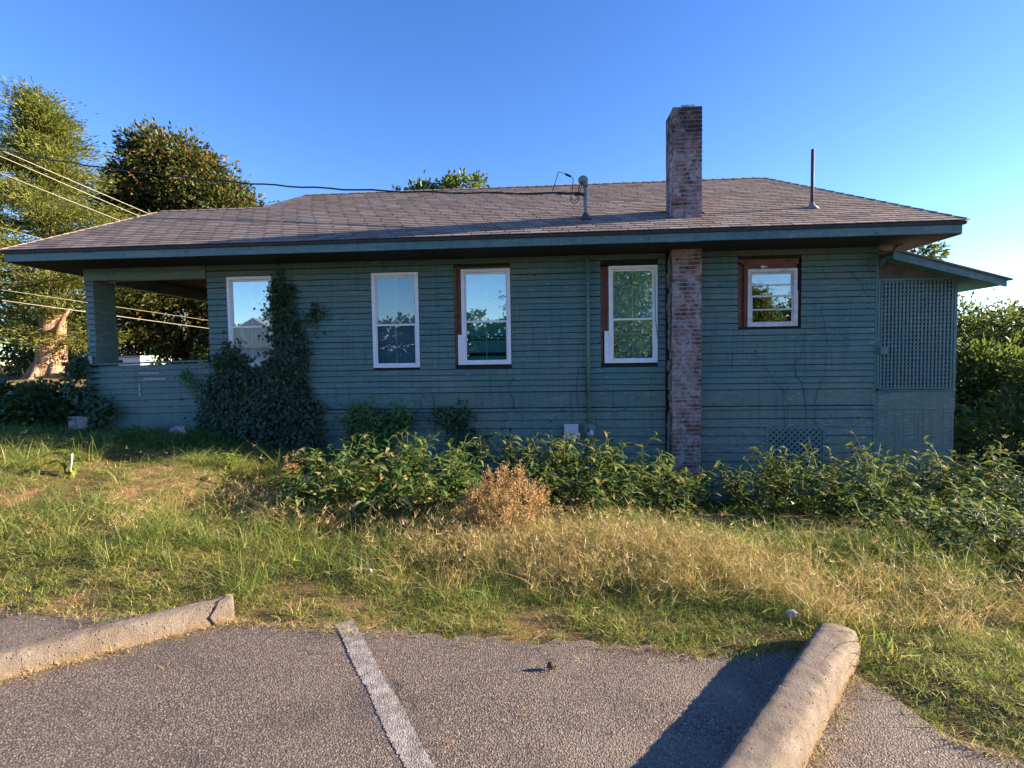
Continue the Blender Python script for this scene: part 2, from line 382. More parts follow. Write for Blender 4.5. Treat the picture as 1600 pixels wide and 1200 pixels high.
def leaf_arrays(c, d, up, L, W, fold=0.25):
    """diamond leaves: c base (N,3), d unit direction, up rough normal, L,W arrays"""
    d = d / np.linalg.norm(d, axis=1, keepdims=True)
    s_ = np.cross(d, up); s_ /= np.linalg.norm(s_, axis=1, keepdims=True) + 1e-9
    nrm = np.cross(s_, d)
    L = L[:, None]; W = W[:, None]
    base = c; tip = c + d * L - nrm * L * 0.12
    mid = c + d * L * 0.45
    l = mid + s_ * W * 0.5 + nrm * W * fold; r = mid - s_ * W * 0.5 + nrm * W * fold
    return np.stack([base, l, tip, r], 1).reshape(-1, 3)
def big_leaf_mesh(name, V, m, tints, origin):
    n = len(V) // 4
    idx = np.arange(n)[:, None] * 4
    tri = np.concatenate([idx + np.array([[0, 1, 2]]), idx + np.array([[0, 2, 3]])], 1).reshape(-1)
    me = bpy.data.meshes.new(name)
    me.vertices.add(len(V)); me.vertices.foreach_set('co', (V - np.array(origin)).astype(np.float32).ravel())
    me.loops.add(len(tri)); me.loops.foreach_set('vertex_index', tri.astype(np.int32))
    nf = len(tri) // 3
    me.polygons.add(nf); me.polygons.foreach_set('loop_start', np.arange(0, nf * 3, 3, dtype=np.int32))
    me.polygons.foreach_set('loop_total', np.full(nf, 3, np.int32))
    me.update(calc_edges=True); me.validate()
    at = me.attributes.new('tint', 'FLOAT', 'POINT'); at.data.foreach_set('value', np.repeat(tints, 4).astype(np.float32))
    me.materials.append(m); return me
def unit(n):
    v = RNG.normal(size=(n, 3)); return v / np.linalg.norm(v, axis=1, keepdims=True)

# ------------------------------------------------------------------ terrain
CTL = np.array([
    (-4, 2.6, 0), (-2, 2.6, 0), (0, 2.5, 0), (1.2, 2.4, 0), (2.2, 2.3, 0.0), (3.5, 2.0, -0.05), (5, 1.2, -0.05), (-8, 2.6, 0.05), (-12, 2.6, 0.15),
    (-3.5, 3.6, .05), (-5, 4, .12), (-5, 6, .25), (-7, 6, .40), (-6.5, 4.5, .28), (-8.2, 8.4, .36), (-6.5, 8.4, .34), (-9, 7, .45), (-12, 10, .55), (-12, 6, .5),
    (-3, 6, -.12), (-4, 8.4, -.05), (0, 6, -.42), (-1.5, 5, -.14), (-2, 8.4, -.45), (0, 8.4, -.75), (.5, 4, -.12), (2.3, 8.2, -.95), (2.3, 6, -.52), (2.5, 4, -.2),
    (5, 8.4, -.85), (5, 6, -.58), (4, 4, -.3), (8, 8, -.95), (7, 5, -.6), (12, 8, -1.2), (10, 3, -.4), (16, 3, -.6),
    (-16, 20, .95), (-21, 20, 1.12), (-24, 20, .85), (-19, 15, .8), (-30, 25, 1.1), (-6, 16, .2), (0, 16, -.3), (8, 16, -1.1), (18, 20, -1.5), (30, 30, -1.5),
    (-40, 40, 1.4), (0, 60, .2), (40, 60, -.5), (0, -10, 0), (-10, -5, 0), (8, -5, 0), (0, -2, 0), (-4, -2, 0), (5, -1, 0), (-20, -21, 0), (10, -25, 0),
    (-60, 0, 1), (60, 0, -.5), (0, 120, 1), (0, -80, 0), (-100, 80, 2), (100, 80, 0)])
def hgt(x, y):
    x = np.asarray(x, float); y = np.asarray(y, float)
    d2 = (x[..., None] - CTL[:, 0]) ** 2 + (y[..., None] - CTL[:, 1]) ** 2 + 0.25
    w = d2 ** -1.7
    z = (w * CTL[:, 2]).sum(-1) / w.sum(-1)
    return z + 0.018 * np.sin(x * 3.1 + np.cos(y * 2.3) * 2) * np.sin(y * 3.7 + 1.3 * np.sin(x * 1.9))
EDGE = [(-60, 3.0), (-6, 2.98), (-3.5, 2.93), (-2.6, 2.88), (-1.3, 2.80), (-.38, 2.72), (.4, 2.66), (.97, 2.60), (1.2, 2.66), (1.42, 2.62), (1.55, 2.30), (1.60, 2.08), (1.85, 1.93), (2.3, 1.62), (3.0, 1.35), (4, 1.0), (8, 0.2), (60, -6)]
EX = np.array([e[0] for e in EDGE]); EY = np.array([e[1] for e in EDGE])
def edge_y(x): return np.interp(x, EX, EY)
def gz(x, y):
    """terrain with the car park pressed 3 cm below its asphalt"""
    z = hgt(x, y); k = np.clip((np.asarray(y) - edge_y(x)) / 0.35, -1, 1) * 0.5 + 0.5
    z = np.where(k < 1, z * k + (-0.035) * (1 - k), z)
    return z
def axis(a, b, step, lo, hi):
    mid = list(np.arange(a, b, step)); out = []
    d = step; q = a
    while q > lo: d *= 1.25; q -= d; out.append(q)
    out = out[::-1] + mid; d = step; q = mid[-1]
    while q < hi: d *= 1.25; q += d; out.append(q)
    return np.array(out)
gx = axis(-13, 11, 0.14, -600, 600); gy = axis(0.8, 11, 0.14, -500, 700)
X, Y = np.meshgrid(gx, gy); Z = gz(X, Y)
nx, ny = len(gx), len(gy)
V = np.stack([X, Y, Z], -1).reshape(-1, 3)
faces = [(j * nx + i, j * nx + i + 1, (j + 1) * nx + i + 1, (j + 1) * nx + i) for j in range(ny - 1) for i in range(nx - 1)]
g = link('ground', mesh('ground', V.tolist(), faces, M['ground'], True)); tag(g, 'sloping bank of bare reddish earth and thatch around the house', kind='structure')

# car park
mb = MB(); xs = np.concatenate([np.arange(-60, -6, 3), np.arange(-6, 4, 0.04), np.arange(4, 60, 3)])
ey = edge_y(xs) + np.where(np.abs(xs) < 5, 0.035 * np.sin(xs * 9) * np.cos(xs * 4.3) + 0.02 * np.sin(xs * 37) + RNG.normal(0, .008, len(xs)), 0)
vs = []; fs = []
for i, (x, e) in enumerate(zip(xs, ey)): vs += [(x, -14, 0), (x, e - 0.5, 0), (x, e, -0.003), (x, e + 0.012, -0.04)]
for i in range(len(xs) - 1):
    for k in range(3): fs.append((i * 4 + k, i * 4 + 4 + k, i * 4 + 5 + k, i * 4 + 1 + k))
lot = link('parking_lot', mesh('parking_lot', vs, fs, M['asphalt']))
tag(lot, 'worn brownish asphalt parking lot in front of the grass', kind='structure')
# painted stripe (child of the lot)
d = Vector((0.70, -1.0, 0)).normalized(); q = Vector((d.y, -d.x, 0)) * -1
c0 = Vector((-1.262, 2.81, 0.002)); vs = []; fs = []
N = 800
for i in range(N + 1):
    c = c0 + d * (i * 3.6 / N)
    jl, jr = random.gauss(0, .0035) + .004 * math.sin(i * .05), random.gauss(0, .0035) + .004 * math.sin(i * .037)
    vs += [c + q * jl, c + q * (0.102 + jr)]
fs = [(2 * i, 2 * i + 1, 2 * i + 3, 2 * i + 2) for i in range(N)]
st = link('painted_stripe', mesh('painted_stripe', vs, fs, M['paint_line']), lot)

# ------------------------------------------------------------------ house
YW = 8.55
house = empty('house', (-0.3, YW, -0.95))
tag(house, 'single storey house with peeling dark green clapboard and brown shingle roof', 'house')
WINS = {'w1': (-5.60, -4.78, 1.485, 3.09), 'w2': (-2.99, -2.17, 1.452, 3.09), 'w3': (-1.55, -0.575, 1.482, 3.15),
        'w4': (0.94, 1.885, 1.475, 3.12), 'w5': (3.19, 4.20, 2.04, 3.155)}
HOLES = list(WINS.values())
# wall sheathing (what the planks are nailed to)
def panel_grid(mb, x0, x1, z0, z1, holes, ya, yb):
    xs_ = sorted({x0, x1, *[h[0] for h in holes], *[h[1] for h in holes]}); zs_ = sorted({z0, z1, *[h[2] for h in holes], *[h[3] for h in holes]})
    for i in range(len(xs_) - 1):
        for j in range(len(zs_) - 1):
            cx, cz = (xs_[i] + xs_[i + 1]) / 2, (zs_[j] + zs_[j + 1]) / 2
            if any(h[0] < cx < h[1] and h[2] < cz < h[3] for h in holes): continue
            mb.box(xs_[i], xs_[i + 1], ya, yb, zs_[j], zs_[j + 1])
mb = MB(); panel_grid(mb, -5.965, 5.36, -1.3, 3.32, HOLES, YW + 0.005, YW + 0.12)
mb.box(-5.98, -5.88, YW + 0.121, 15.6, -1.0, 3.3); mb.box(5.27, 5.36, YW + 0.121, 15.6, -1.3, 3.3); mb.box(-5.88, 5.27, 15.5, 15.6, -1.3, 3.3)
mb.box(-5.88, 5.27, YW + 0.125, 15.5, 0.80, 0.85)
wall = part('wall', mb, M['dark_inside'], house)

def plank_mesh(mb, x0, x1, z0, z1, yb, t_bot=0.016, t_top=0.004, sag=(0, 0)):
    """clapboard: thick lower butt, thin top tucked under the board above; sag = z shift of both ends"""
    a, b = sag; z0 = z0 + 0.010; z1 = z1 - 0.004
    v = [(x0, yb, z0 + a), (x1, yb, z0 + b), (x1, yb - t_bot, z0 + b), (x0, yb - t_bot, z0 + a),
         (x0, yb, z1 + a), (x1, yb, z1 + b), (x1, yb - t_top, z1 + b), (x0, yb - t_top, z1 + a)]
    mb.add(v, [(0, 1, 2, 3), (4, 7, 6, 5), (3, 2, 6, 7), (0, 4, 5, 1), (1, 5, 6, 2), (0, 3, 7, 4)])
def free_runs(x0, x1, z0, z1, holes):
    runs = [(x0, x1)]
    for h in holes:
        if h[2] < z1 - 0.012 and h[3] > z0 + 0.012:
            nr = []
            for a, b in runs:
                if h[1] <= a or h[0] >= b: nr.append((a, b)); continue
                if h[0] > a: nr.append((a, h[0]))
                if h[1] < b: nr.append((h[1], b))
            runs = nr
    return [r for r in runs if r[1] - r[0] > 0.03]
CH = (2.012, 2.535)     # chimney span
def course(parent, x0, x1, z0, z1, holes, tb=0.023, split=True):
    for a, b in free_runs(x0, x1, z0, z1, holes):
        cuts = [a]
        if split and b - a > 4.5: cuts.append(a + (b - a) * random.uniform(.3, .7))
        cuts.append(b)
        for p0, p1 in zip(cuts[:-1], cuts[1:]):
            # cut the plank to the window edge where only a sliver overlaps
            zz0, zz1 = z0, z1
            for h in holes:
                if h[0] < (p0 + p1) / 2 < h[1]:
                    if h[2] >= z1 - 0.012: zz1 = min(zz1, h[2] - 0.001)
            mb = MB(); plank_mesh(mb, p0 + 0.0015, p1 - 0.0015, zz0, zz1 + 0.004, YW + 0.004 - random.uniform(0, .0025), tb + random.uniform(-.002, .003), 0.003, (random.uniform(-.0045, .0045), random.uniform(-.0045, .0045)))
            part('plank', mb, M['siding'], parent)
holes = HOLES + [(CH[0], CH[1], -2, 4)]
z = 1.003; exps = 0.0997
while z < 3.30:
    course(wall, -5.97, 5.365, z, min(z + exps, 3.30), holes); z += exps
# belt board, drip strip, wide lower courses
for a, b in ((-5.97, -1.2), (-1.2, CH[0]), (CH[1], 5.37)):
    mb = MB(); plank_mesh(mb, a + .002, b - .002, 0.728, 1.000, YW + .002, 0.022, 0.018); part('belt_board', mb, M['siding'], wall)
for a, b in ((-5.97, CH[0]), (CH[1], 5.365)):
    mb = MB(); plank_mesh(mb, a + .002, b - .002, 0.660, 0.722, YW + .003, 0.030, 0.012); part('drip_board', mb, M['siding'], wall)
LV = (3.655, 4.60, -0.35, 0.372)
z = 0.655 - 0.143
while z > -1.3:
    course(wall, -5.965, 5.36, z, z + 0.143, holes + [LV], 0.019); z -= 0.143
# corner board at the right
mb = MB(); mb.box(5.366, 5.40, YW - 0.012, YW + 0.10, -1.2, 3.30); part('corner_board', mb, M['siding'], house)

# diagonal lattice vent low on the right
mb = MB(); x0, x1, z0, z1 = LV
for q_ in ((x0, x1, z1 - .035, z1), (x0, x0 + .03, z0, z1 - .035), (x1 - .03, x1, z0, z1 - .035)): mb.box(q_[0], q_[1], YW - .018, YW + .004, q_[2], q_[3])
vent = part('lattice_vent', mb, M['lattice'], house)
def diag(parent, sgn, yy):
    w = 0.034; sp = 0.098
    lo = x0 + .031; hi = x1 - .031; bt = z0; tp = z1 - .036
    c = lo - (tp - bt)
    while c < hi + (tp - bt):
        pts = []
        # strip x - c = sgn*(z-bt) (+-w) clipped to the rectangle
        if sgn > 0: za, zb = max(bt, bt + lo - c), min(tp, bt + hi - c)
        else: za, zb = max(bt, bt + c - hi), min(tp, bt + c - lo)
        if zb - za > 0.05:
            xa, xb = c + sgn * (za - bt), c + sgn * (zb - bt)
            h = w * 0.7
            mb = MB(); mb.prism([(xa - h, yy, za), (xa + h, yy, za), (xb + h, yy, zb), (xb - h, yy, zb)], (0, 0.006, 0))
            part('slat', mb, M['lattice'], parent)
        c += sp
diag(vent, 1, YW - 0.008); diag(vent, -1, YW - 0.0005)

# ---- chimney
mb = MB()
CYF = 8.32                                   # front face of chimney
def chim_core(za, zb, yb, ins=0.006): mb.box(CH[0] + 0.06 + ins, CH[1] - ins, CYF + ins, yb, za, zb)
ch0 = CH[0] + 0.06
chim_core(-1.3, 3.28, YW + 0.02); chim_core(3.28, 5.545, CYF + 0.46 - .006)
chimney = part('chimney', mb, M['mortar'], house)
# smeared mortar flange on the left flank below the eave
mb = MB()
for k in range(60):
    zz = random.uniform(-0.95, 3.2)
    mb.ball((ch0 - 0.012 + random.uniform(-.012, .006), CYF + 0.15 + random.uniform(-.03, .05), zz), random.uniform(.018, .042), random.uniform(.05, .10), random.uniform(.04, .17), 8, 5)
part('mortar_smear', mb, m_plain('old_grey_mortar', (0.15, 0.145, 0.135), .9, .45, 25, .6), chimney)
def brick_mesh(L, D, H, tint):
    j = lambda: random.uniform(-.0015, .0015); c = 0.004
    v = [];
    for (sx, sy_, sz) in ((-1, -1, -1), (1, -1, -1), (1, 1, -1), (-1, 1, -1), (-1, -1, 1), (1, -1, 1), (1, 1, 1), (-1, 1, 1)):
        v.append((sx * L / 2 + j(), sy_ * D / 2 + j(), sz * H / 2 + j()))
    return mesh('brick', v, [(0, 3, 2, 1), (4, 5, 6, 7), (0, 1, 5, 4), (1, 2, 6, 5), (2, 3, 7, 6), (3, 0, 4, 7)], M['brick'], tint=tint)
W_ = CH[1] - ch0                              # 0.463
full, half = (W_ - 0.012) / 2, (W_ - 0.012) / 4 - 0.003
BM = {k: [brick_mesh(L, 0.09, 0.0525, t_) for t_ in (0.05, .25, .4, .5, .6, .75, .95)] for k, L in (('full', full), ('half', half))}
BS = [brick_mesh(0.09, 0.21, 0.0525, t_) for t_ in (0.1, .4, .7)]
hd = 0.0677
nb = 0; rest = MB()
k = 0; zc = -0.95
while zc < 5.53:
    if not (3.31 < zc < 3.66):
        row = [('full', ch0 + full / 2), ('full', CH[1] - full / 2)] if k % 2 else [('half', ch0 + half / 2), ('full', (ch0 + CH[1]) / 2), ('half', CH[1] - half / 2)]
        for kind, xc in row:
            me = random.choice(BM[kind])
            if zc < -0.45:                    # hidden low courses stay joined
                rest.box(xc - .1 if kind == 'full' else xc - .05, xc + .1 if kind == 'full' else xc + .05, CYF, CYF + .05, zc, zc + .0565)
            else:
                o = link('brick', me, chimney, (xc, CYF + 0.045 + random.uniform(-.003, .003), zc + .028)); nb += 1
        # flanks
        deep = 0.46 if zc > 3.6 else 0.22
        yy = CYF + 0.094 + (0.11 if k % 2 else 0.0); first = True
        while yy < CYF + deep - 0.03:
            y2 = min(yy + 0.21, CYF + deep)
            for xa, xb in ((ch0, ch0 + .05), (CH[1] - .05, CH[1])):
                if xa == ch0 and zc > 3.8 and nb < 298 and y2 - yy > .18:
                    link('brick', random.choice(BS), chimney, (ch0 + .045, (yy + y2) / 2, zc + .028)); nb += 1
                else: rest.box(xa, xb, yy, y2 - .01, zc, zc + .0565)
            yy = y2
    zc += hd; k += 1
tag(part('brick_mass', rest, M['brick'], chimney, tint=0.4), kind='stuff')
mb = MB(); mb.box(ch0 + .16, ch0 + .36, CYF + .06, CYF + .30, 5.545, 5.60); mb.box(ch0 + .02, CH[1] - .02, CYF + .02, CYF + .42, 5.535, 5.549)
part('flue_cap', mb, M['stone'], chimney)

# ---- roof
EY0, EZ0, K = 7.75, 3.485, 0.538
def rp(x, y, off=0.0): return Vector((x, y, EZ0 + K * (y - EY0) + off))
FRONT = [(-8.93, EY0), (6.12, EY0), (4.72, 11.3), (-5.42, 11.3), (-5.86, 10.15), (-8.0, 10.15)]
off = -0.03
Rl, Rr = rp(-5.42, 11.3, off), rp(4.72, 11.3, off)
mb = MB(); mb.poly([rp(x, y, off) for x, y in FRONT])
mb.poly([rp(6.12, EY0, off), Vector((6.12, 14.85, EZ0 + off)), Rr])
mb.poly([Rr, Vector((6.12, 14.85, EZ0 + off)), Vector((-6.75, 14.85, EZ0 + off)), Rl])
Pl, Pr = rp(-8.0, 10.15, off), rp(-5.86, 10.15, off)
mb.poly([Rl, Vector((-6.75, 14.85, EZ0 + off)), Vector((-5.86 - .35, 12.55, EZ0 + off + .4)), Pr])
mb.poly([Pl, Pr, Vector((-5.9, 12.55, EZ0 + off)), Vector((-8.93, 12.55, EZ0 + off))])
mb.poly([rp(-8.93, EY0, off), Pl, Vector((-8.93, 12.55, EZ0 + off))])
roof = part('roof', mb, M['shingle'], house, tint=0.4)
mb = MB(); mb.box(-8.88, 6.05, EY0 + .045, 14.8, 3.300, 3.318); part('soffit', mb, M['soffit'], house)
# shingles
def span(y):
    if y <= 10.15: xl = -8.93 + (y - EY0) * (0.93 / 2.4)
    else: xl = -5.86 + (y - 10.15) * (0.44 / 1.15)
    xr = 6.12 - (y - EY0) * (1.40 / 3.55)
    return xl, xr
cosp = 1 / math.sqrt(1 + K * K); pitch = math.atan(K)
EXPO = 0.127; SW = 0.300
def shingle_verts(w, up, lift):
    g_ = 0.006
    return [(-w / 2 + g_, 0, lift), (w / 2 - g_, 0, lift), (w / 2 - g_, up, 0.001), (-w / 2 + g_, up, 0.001),
            (-w / 2 + g_, 0, lift - .010), (w / 2 - g_, 0, lift - .010)]
SF = [(0, 1, 2, 3), (4, 5, 1, 0)]
SM = [mesh('shingle', shingle_verts(SW, EXPO * 1.25, random.uniform(.0125, .0150)), SF, M['shingle'], tint=t_) for t_ in np.linspace(0.02, 0.98, 14)]
ncourse = int((11.3 - EY0) / cosp / EXPO)
count = 0; sv = []; sf = []; stint = []
rotm = Matrix.Rotation(pitch, 3, 'X')
for c in range(ncourse + 1):
    y = EY0 - 0.02 + c * EXPO * cosp
    xl, xr = span(max(y, EY0)); up = min(EXPO * 1.25, max(0.05, (11.33 - y) / cosp))
    offx = (c % 3) * 0.1 + random.uniform(-.03, .03)
    x = xl - random.uniform(0, .04)
    w0 = SW - offx
    while x < xr - 0.02:
        w = min(w0, xr + 0.02 - x); w0 = SW
        xc = x + w / 2; x += w
        if w < 0.05: continue
        if ch0 - .02 < xc < CH[1] + .02 and CYF < y < CYF + .40: continue
        base = rp(xc, y, 0.002)
        if count < 300:
            o = link('shingle', random.choice(SM), roof, base); o.rotation_euler = (pitch, random.uniform(-.004, .004), random.uniform(-.006, .006)); o.scale = (w / SW, 1, random.uniform(.95, 1.05)); count += 1
        else:
            lf = random.uniform(.0125, .0150); n0 = len(sv); t_ = min(1, max(0, random.gauss(.5, .24)))
            for q_ in shingle_verts(w, up, lf):
                sv.append(tuple(base + rotm @ Vector(q_))); stint.append(t_)
            sf += [tuple(i + n0 for i in f_) for f_ in SF]
mb = MB(); mb.v = sv; mb.f = sf
tag(part('shingle_mass', mb, M['shingle'], roof, tint=stint), kind='stuff')
# ridge and hip caps
def caps(a, b, n):
    a, b = Vector(a), Vector(b); d_ = (b - a).normalized()
    for i in range(n):
        p0 = a.lerp(b, i / n); p1 = a.lerp(b, (i + 1.25) / n) if i < n - 1 else b
        s_ = Vector((0, .09, 0)) if abs(d_.x) > .8 else Vector((.07, .05, 0))
        mb = MB(); mb.add([p0 - s_ + Vector((0, 0, -.02)), p0 + Vector((0, 0, .03)), p0 + s_ + Vector((0, 0, -.03)), p1 - s_ + Vector((0, 0, -.03)), p1 + Vector((0, 0, .018)), p1 + s_ + Vector((0, 0, -.04))], [(0, 1, 4, 3), (1, 2, 5, 4), (0, 2, 1)]); part('ridge_cap', mb, M['shingle'], roof, tint=random.uniform(.1, .6))
caps(rp(-5.42, 11.3), rp(4.72, 11.3), 48); caps(rp(-8.0, 10.15), rp(-5.9, 10.15), 10)
caps(rp(6.12, EY0), rp(4.72, 11.3), 20); caps(rp(-8.93, EY0), rp(-8.0, 10.15), 12)
# fascia, drip edge
for a, b, dz in ((-8.90, -2.4, 0), (-2.4, 1.84, .002), (1.84, 2.32, -.004), (2.32, 6.06, .003)):
    mb = MB(); mb.box(a + .001, b - .001, EY0 + .015 - abs(dz), EY0 + .044, 3.300 + dz, 3.422); part('fascia_board', mb, M['trim'], house)
mb = MB(); mb.box(-8.93, 6.10, EY0 - .012, EY0 + .05, 3.424, 3.470); part('drip_edge', mb, M['drip'], house)
mb = MB(); mb.box(-8.905, -8.88, EY0 + .05, 12.5, 3.29, 3.448); mb.box(6.055, 6.085, EY0 + .05, 14.8, 3.29, 3.448); part('side_fascia', mb, M['trim'], house)
# knee brace under the right eave
mb = MB(); mb.prism([(5.40, 8.44, 2.98), (5.40, 8.44, 3.06), (5.64, 8.44, 3.295), (5.72, 8.44, 3.295)], (0, .08, 0)); part('knee_brace', mb, M['trim'], house)

# ---- windows
def window(x0, x1, z0, z1, ztop_gap=0.0, vert=True, backing='teal_board', glass='glass', reveal=None, mull=0.013):
    fw = 0.052; zm = (z0 + z1) / 2 - 0.10
    if not vert: zm = (z0 + z1) / 2 + .005
    ya, yb = YW - 0.022, YW + 0.06
    mb = MB()
    mb.box(x0, x0 + fw, ya, yb, z0, z1); mb.box(x1 - fw, x1, ya, yb, z0, z1); mb.box(x0 + fw, x1 - fw, ya, yb, z1 - fw, z1); mb.box(x0 + fw, x1 - fw, ya - .008, yb, z0, z0 + fw * .8)
    win = part('window', mb, M['white_vinyl'] if vert else M['old_white'], house)
    wm = M['white_vinyl'] if vert else M['old_white']
    for lo, hi, yo in ((zm, z1 - fw, 0.030), (z0 + fw * .8, zm + .038, 0.006)):
        s_ = 0.026; mb = MB(); y0, y1 = YW + yo - 0.012, YW + yo + 0.010
        xa, xb = x0 + fw + .001, x1 - fw - .001
        lo2, hi2 = lo + .001, hi - .001
        mb.box(xa, xa + s_, y0, y1, lo2, hi2); mb.box(xb - s_, xb, y0, y1, lo2, hi2); mb.box(xa + s_, xb - s_, y0, y1, lo2, lo2 + s_ * 1.3); mb.box(xa + s_, xb - s_, y0, y1, hi2 - s_ * 1.2, hi2)
        part('sash', mb, wm, win)
        mb = MB(); yg = YW + yo; mb.box(xa + s_, xb - s_, yg - .002, yg + .002, lo2 + s_ * 1.3, hi2 - s_ * 1.2)
        part('pane', mb, M[glass], win)
        mb = MB()
        if vert: mb.box((xa + xb) / 2 - mull / 2, (xa + xb) / 2 + mull / 2, yg + .004, yg + .008, lo2 + s_ * 1.3 + .001, hi2 - s_ * 1.2 - .001)
        else: mb.box(xa + s_ + .001, xb - s_ - .001, yg - .010, yg - .003, (lo2 + hi2) / 2 - .012, (lo2 + hi2) / 2 + .012)
        part('muntin', mb, wm, win)
    return win
def backing(win, x0, x1, pieces, m):
    for za, zb in pieces:
        mb = MB(); mb.box(x0 + .03, x1 - .03, YW + .075, YW + .09, za, zb); part('backing_board', mb, M[m], win)
w1 = window(-5.60, -4.78, 1.485, 3.09); backing(w1, -5.6, -4.78, [(1.5, 3.08)], 'blue_board')
w2 = window(-2.99, -2.17, 1.452, 3.09, glass='screened_glass'); backing(w2, -2.99, -2.17, [(1.47, 3.08)], 'blue_board')
w3 = window(-1.425, -0.582, 1.485, 3.112); backing(w3, -1.5, -.55, [(1.50, 1.63), (1.69, 1.90), (1.925, 1.955), (1.97, 3.10)], 'teal_board')
w4 = window(1.075, 1.880, 1.478, 3.100); backing(w4, 1.0, 1.85, [(1.49, 1.655), (1.665, 1.93), (1.942, 3.1)], 'teal_board')
w5 = window(3.345, 4.130, 2.045, 2.988, vert=False, glass='clear_glass')
mb = MB(); mb.box(-1.20, -.68, YW + .052, YW + .072, 2.60, 2.64); part('batten', mb, M['pale_wood'], w3)
mb = MB(); mb.box(1.16, 1.24, YW + .045, YW + .072, 1.73, 1.83); part('block', mb, M['dark_inside'], w4)
mb = MB(); mb.prism([(-5.46, YW + .05, 2.16), (-5.38, YW + .05, 2.2), (-5.25, YW + .05, 1.88), (-5.33, YW + .05, 1.84)], (0, .012, 0)); part('loose_board', mb, M['white_vinyl'], w1)
# rough brown framing and white filler strips beside the newer windows
def filler(win, boards):
    for x0, x1, z0, z1, y0, y1, m in boards:
        mb = MB(); mb.box(x0, x1, y0, y1, z0, z1); part('trim_board' if m == 'brown_wood' else 'filler_strip', mb, M[m], win)
filler(w3, [(-1.548, -1.51, 1.483, 3.12, YW - .006, YW + .08, 'brown_wood'), (-1.508, -1.428, 2.0, 3.10, YW + .02, YW + .08, 'brown_wood'),
            (-1.495, -1.427, 1.484, 2.0, YW - .018, YW + .05, 'white_vinyl'), (-1.548, -.577, 3.114, 3.149, YW - .004, YW + .08, 'brown_wood')])
filler(w4, [(.942, .975, 1.477, 3.09, YW - .006, YW + .08, 'brown_wood'), (.978, 1.040, 2.02, 3.10, YW + .02, YW + .08, 'brown_wood'), (1.042, 1.072, 2.02, 3.10, YW + .0, YW + .08, 'brown_wood'),
            (1.0, 1.073, 1.479, 2.018, YW - .018, YW + .05, 'white_vinyl')])
filler(w5, [(3.192, 3.235, 2.043, 3.10, YW - .012, YW + .06, 'brown_wood'), (3.237, 3.29, 2.043, 3.06, YW + .03, YW + .08, 'brown_wood'), (3.292, 3.343, 2.043, 3.06, YW - .004, YW + .08, 'brown_wood'),
            (3.345, 4.13, 2.990, 3.062, YW + .004, YW + .08, 'brown_wood'), (3.192, 4.155, 3.064, 3.150, YW - .012, YW + .05, 'brown_wood'),
            (4.132, 4.145, 2.045, 2.62, YW - .016, YW + .05, 'old_white'), (4.168, 4.196, 2.043, 3.06, YW + .01, YW + .06, 'dark_inside')])
mb = MB(); mb.box(3.56, 3.61, YW + .001, YW + .004, 3.0, 3.05); mb.box(3.612, 3.66, YW + .001, YW + .004, 3.015, 3.035); part('paint_patch', mb, M['old_white'], w5)

# ---- left porch
porch_col = MB(); porch_col.box(-8.262, -8.135, YW + .02, 9.02, .3, 3.09)
pc = part('porch_column', porch_col, M['dark_inside'], house)
z = 1.597
while z < 3.08:
    mb = MB(); plank_mesh(mb, -8.29, -8.118, z, min(z + .102, 3.085), YW + .02, .020, .005); part('plank', mb, M['siding'], pc)
    # right flank, facing +x
    v = [(-8.135, YW + .003, z), (-8.135, 9.02, z), (-8.117, 9.02, z), (-8.117, YW + .003, z), (-8.135, YW + .003, z + .1), (-8.135, 9.02, z + .1), (-8.130, 9.02, z + .1), (-8.130, YW + .003, z + .1)]
    mb = MB(); mb.add(v, [(0, 1, 2, 3), (4, 7, 6, 5), (3, 2, 6, 7), (0, 4, 5, 1), (1, 5, 6, 2), (0, 3, 7, 4)]); part('plank', mb, M['siding'], pc)
    z += .1005
mb = MB(); mb.box(-8.34, -8.20, YW - .045, YW - .012, 1.60, 1.74); part('column_base', mb, M['old_white'], pc)
mb = MB(); mb.box(-8.28, -5.99, YW - .012, YW + .14, 3.09, 3.30); part('porch_beam', mb, M['siding'], house)
mb = MB(); mb.box(-8.27, -8.13, 9.05, 14.5, 3.08, 3.30); part('porch_beam', mb, M['siding'], house)
mb = MB(); mb.box(-8.35, -5.99, YW + .03, YW + .10, .60, 1.56); mb.box(-8.35, -8.2, YW + .12, 14.5, .1, 1.52)
rail = part('porch_rail', mb, M['siding'], house)
mb = MB(); mb.prism([(-8.36, YW - .04, 1.565), (-5.985, YW - .04, 1.612), (-5.985, YW - .04, 1.640), (-8.36, YW - .04, 1.597)], (0, .17, 0)); part('rail_cap', mb, M['trim'], rail)
zl = [1.556, 1.445, 1.340, 1.235, 1.130, 1.025, 0.915, 0.800, 0.685]
for a, b in zip(zl[1:], zl[:-1]):
    mb = MB(); plank_mesh(mb, -8.36 - (1.55 - a) * .03, -6.0, a, b, YW + .028, .024, .005, (-.012, .035 if a > .9 else .012)); part('plank', mb, M['siding'], rail)
mb = MB(); mb.box(-8.34, -6.75, YW + .015, YW + .2, -.2, .672); mb.box(-6.742, -5.98, YW + .012, YW + .2, -.2, .680); part('porch_foundation', mb, M['slab'], house)
mb = MB(); mb.box(-8.28, -5.99, YW + .21, 14.5, .60, .70); part('porch_floor', mb, M['soffit'], house)
# white paint smears on the rail boards
mb = MB()
for (xa, xb, za, zb) in ((-7.35, -6.95, 1.398, 1.425), (-7.25, -6.82, 1.290, 1.325), (-7.35, -7.32, 1.0, 1.22)): mb.box(xa, xb, YW + .0005, YW + .003, za, zb)
part('paint_smear', mb, m_plain('thin_white_paint', (0.30, 0.38, 0.42), .6, .35, 25), rail)

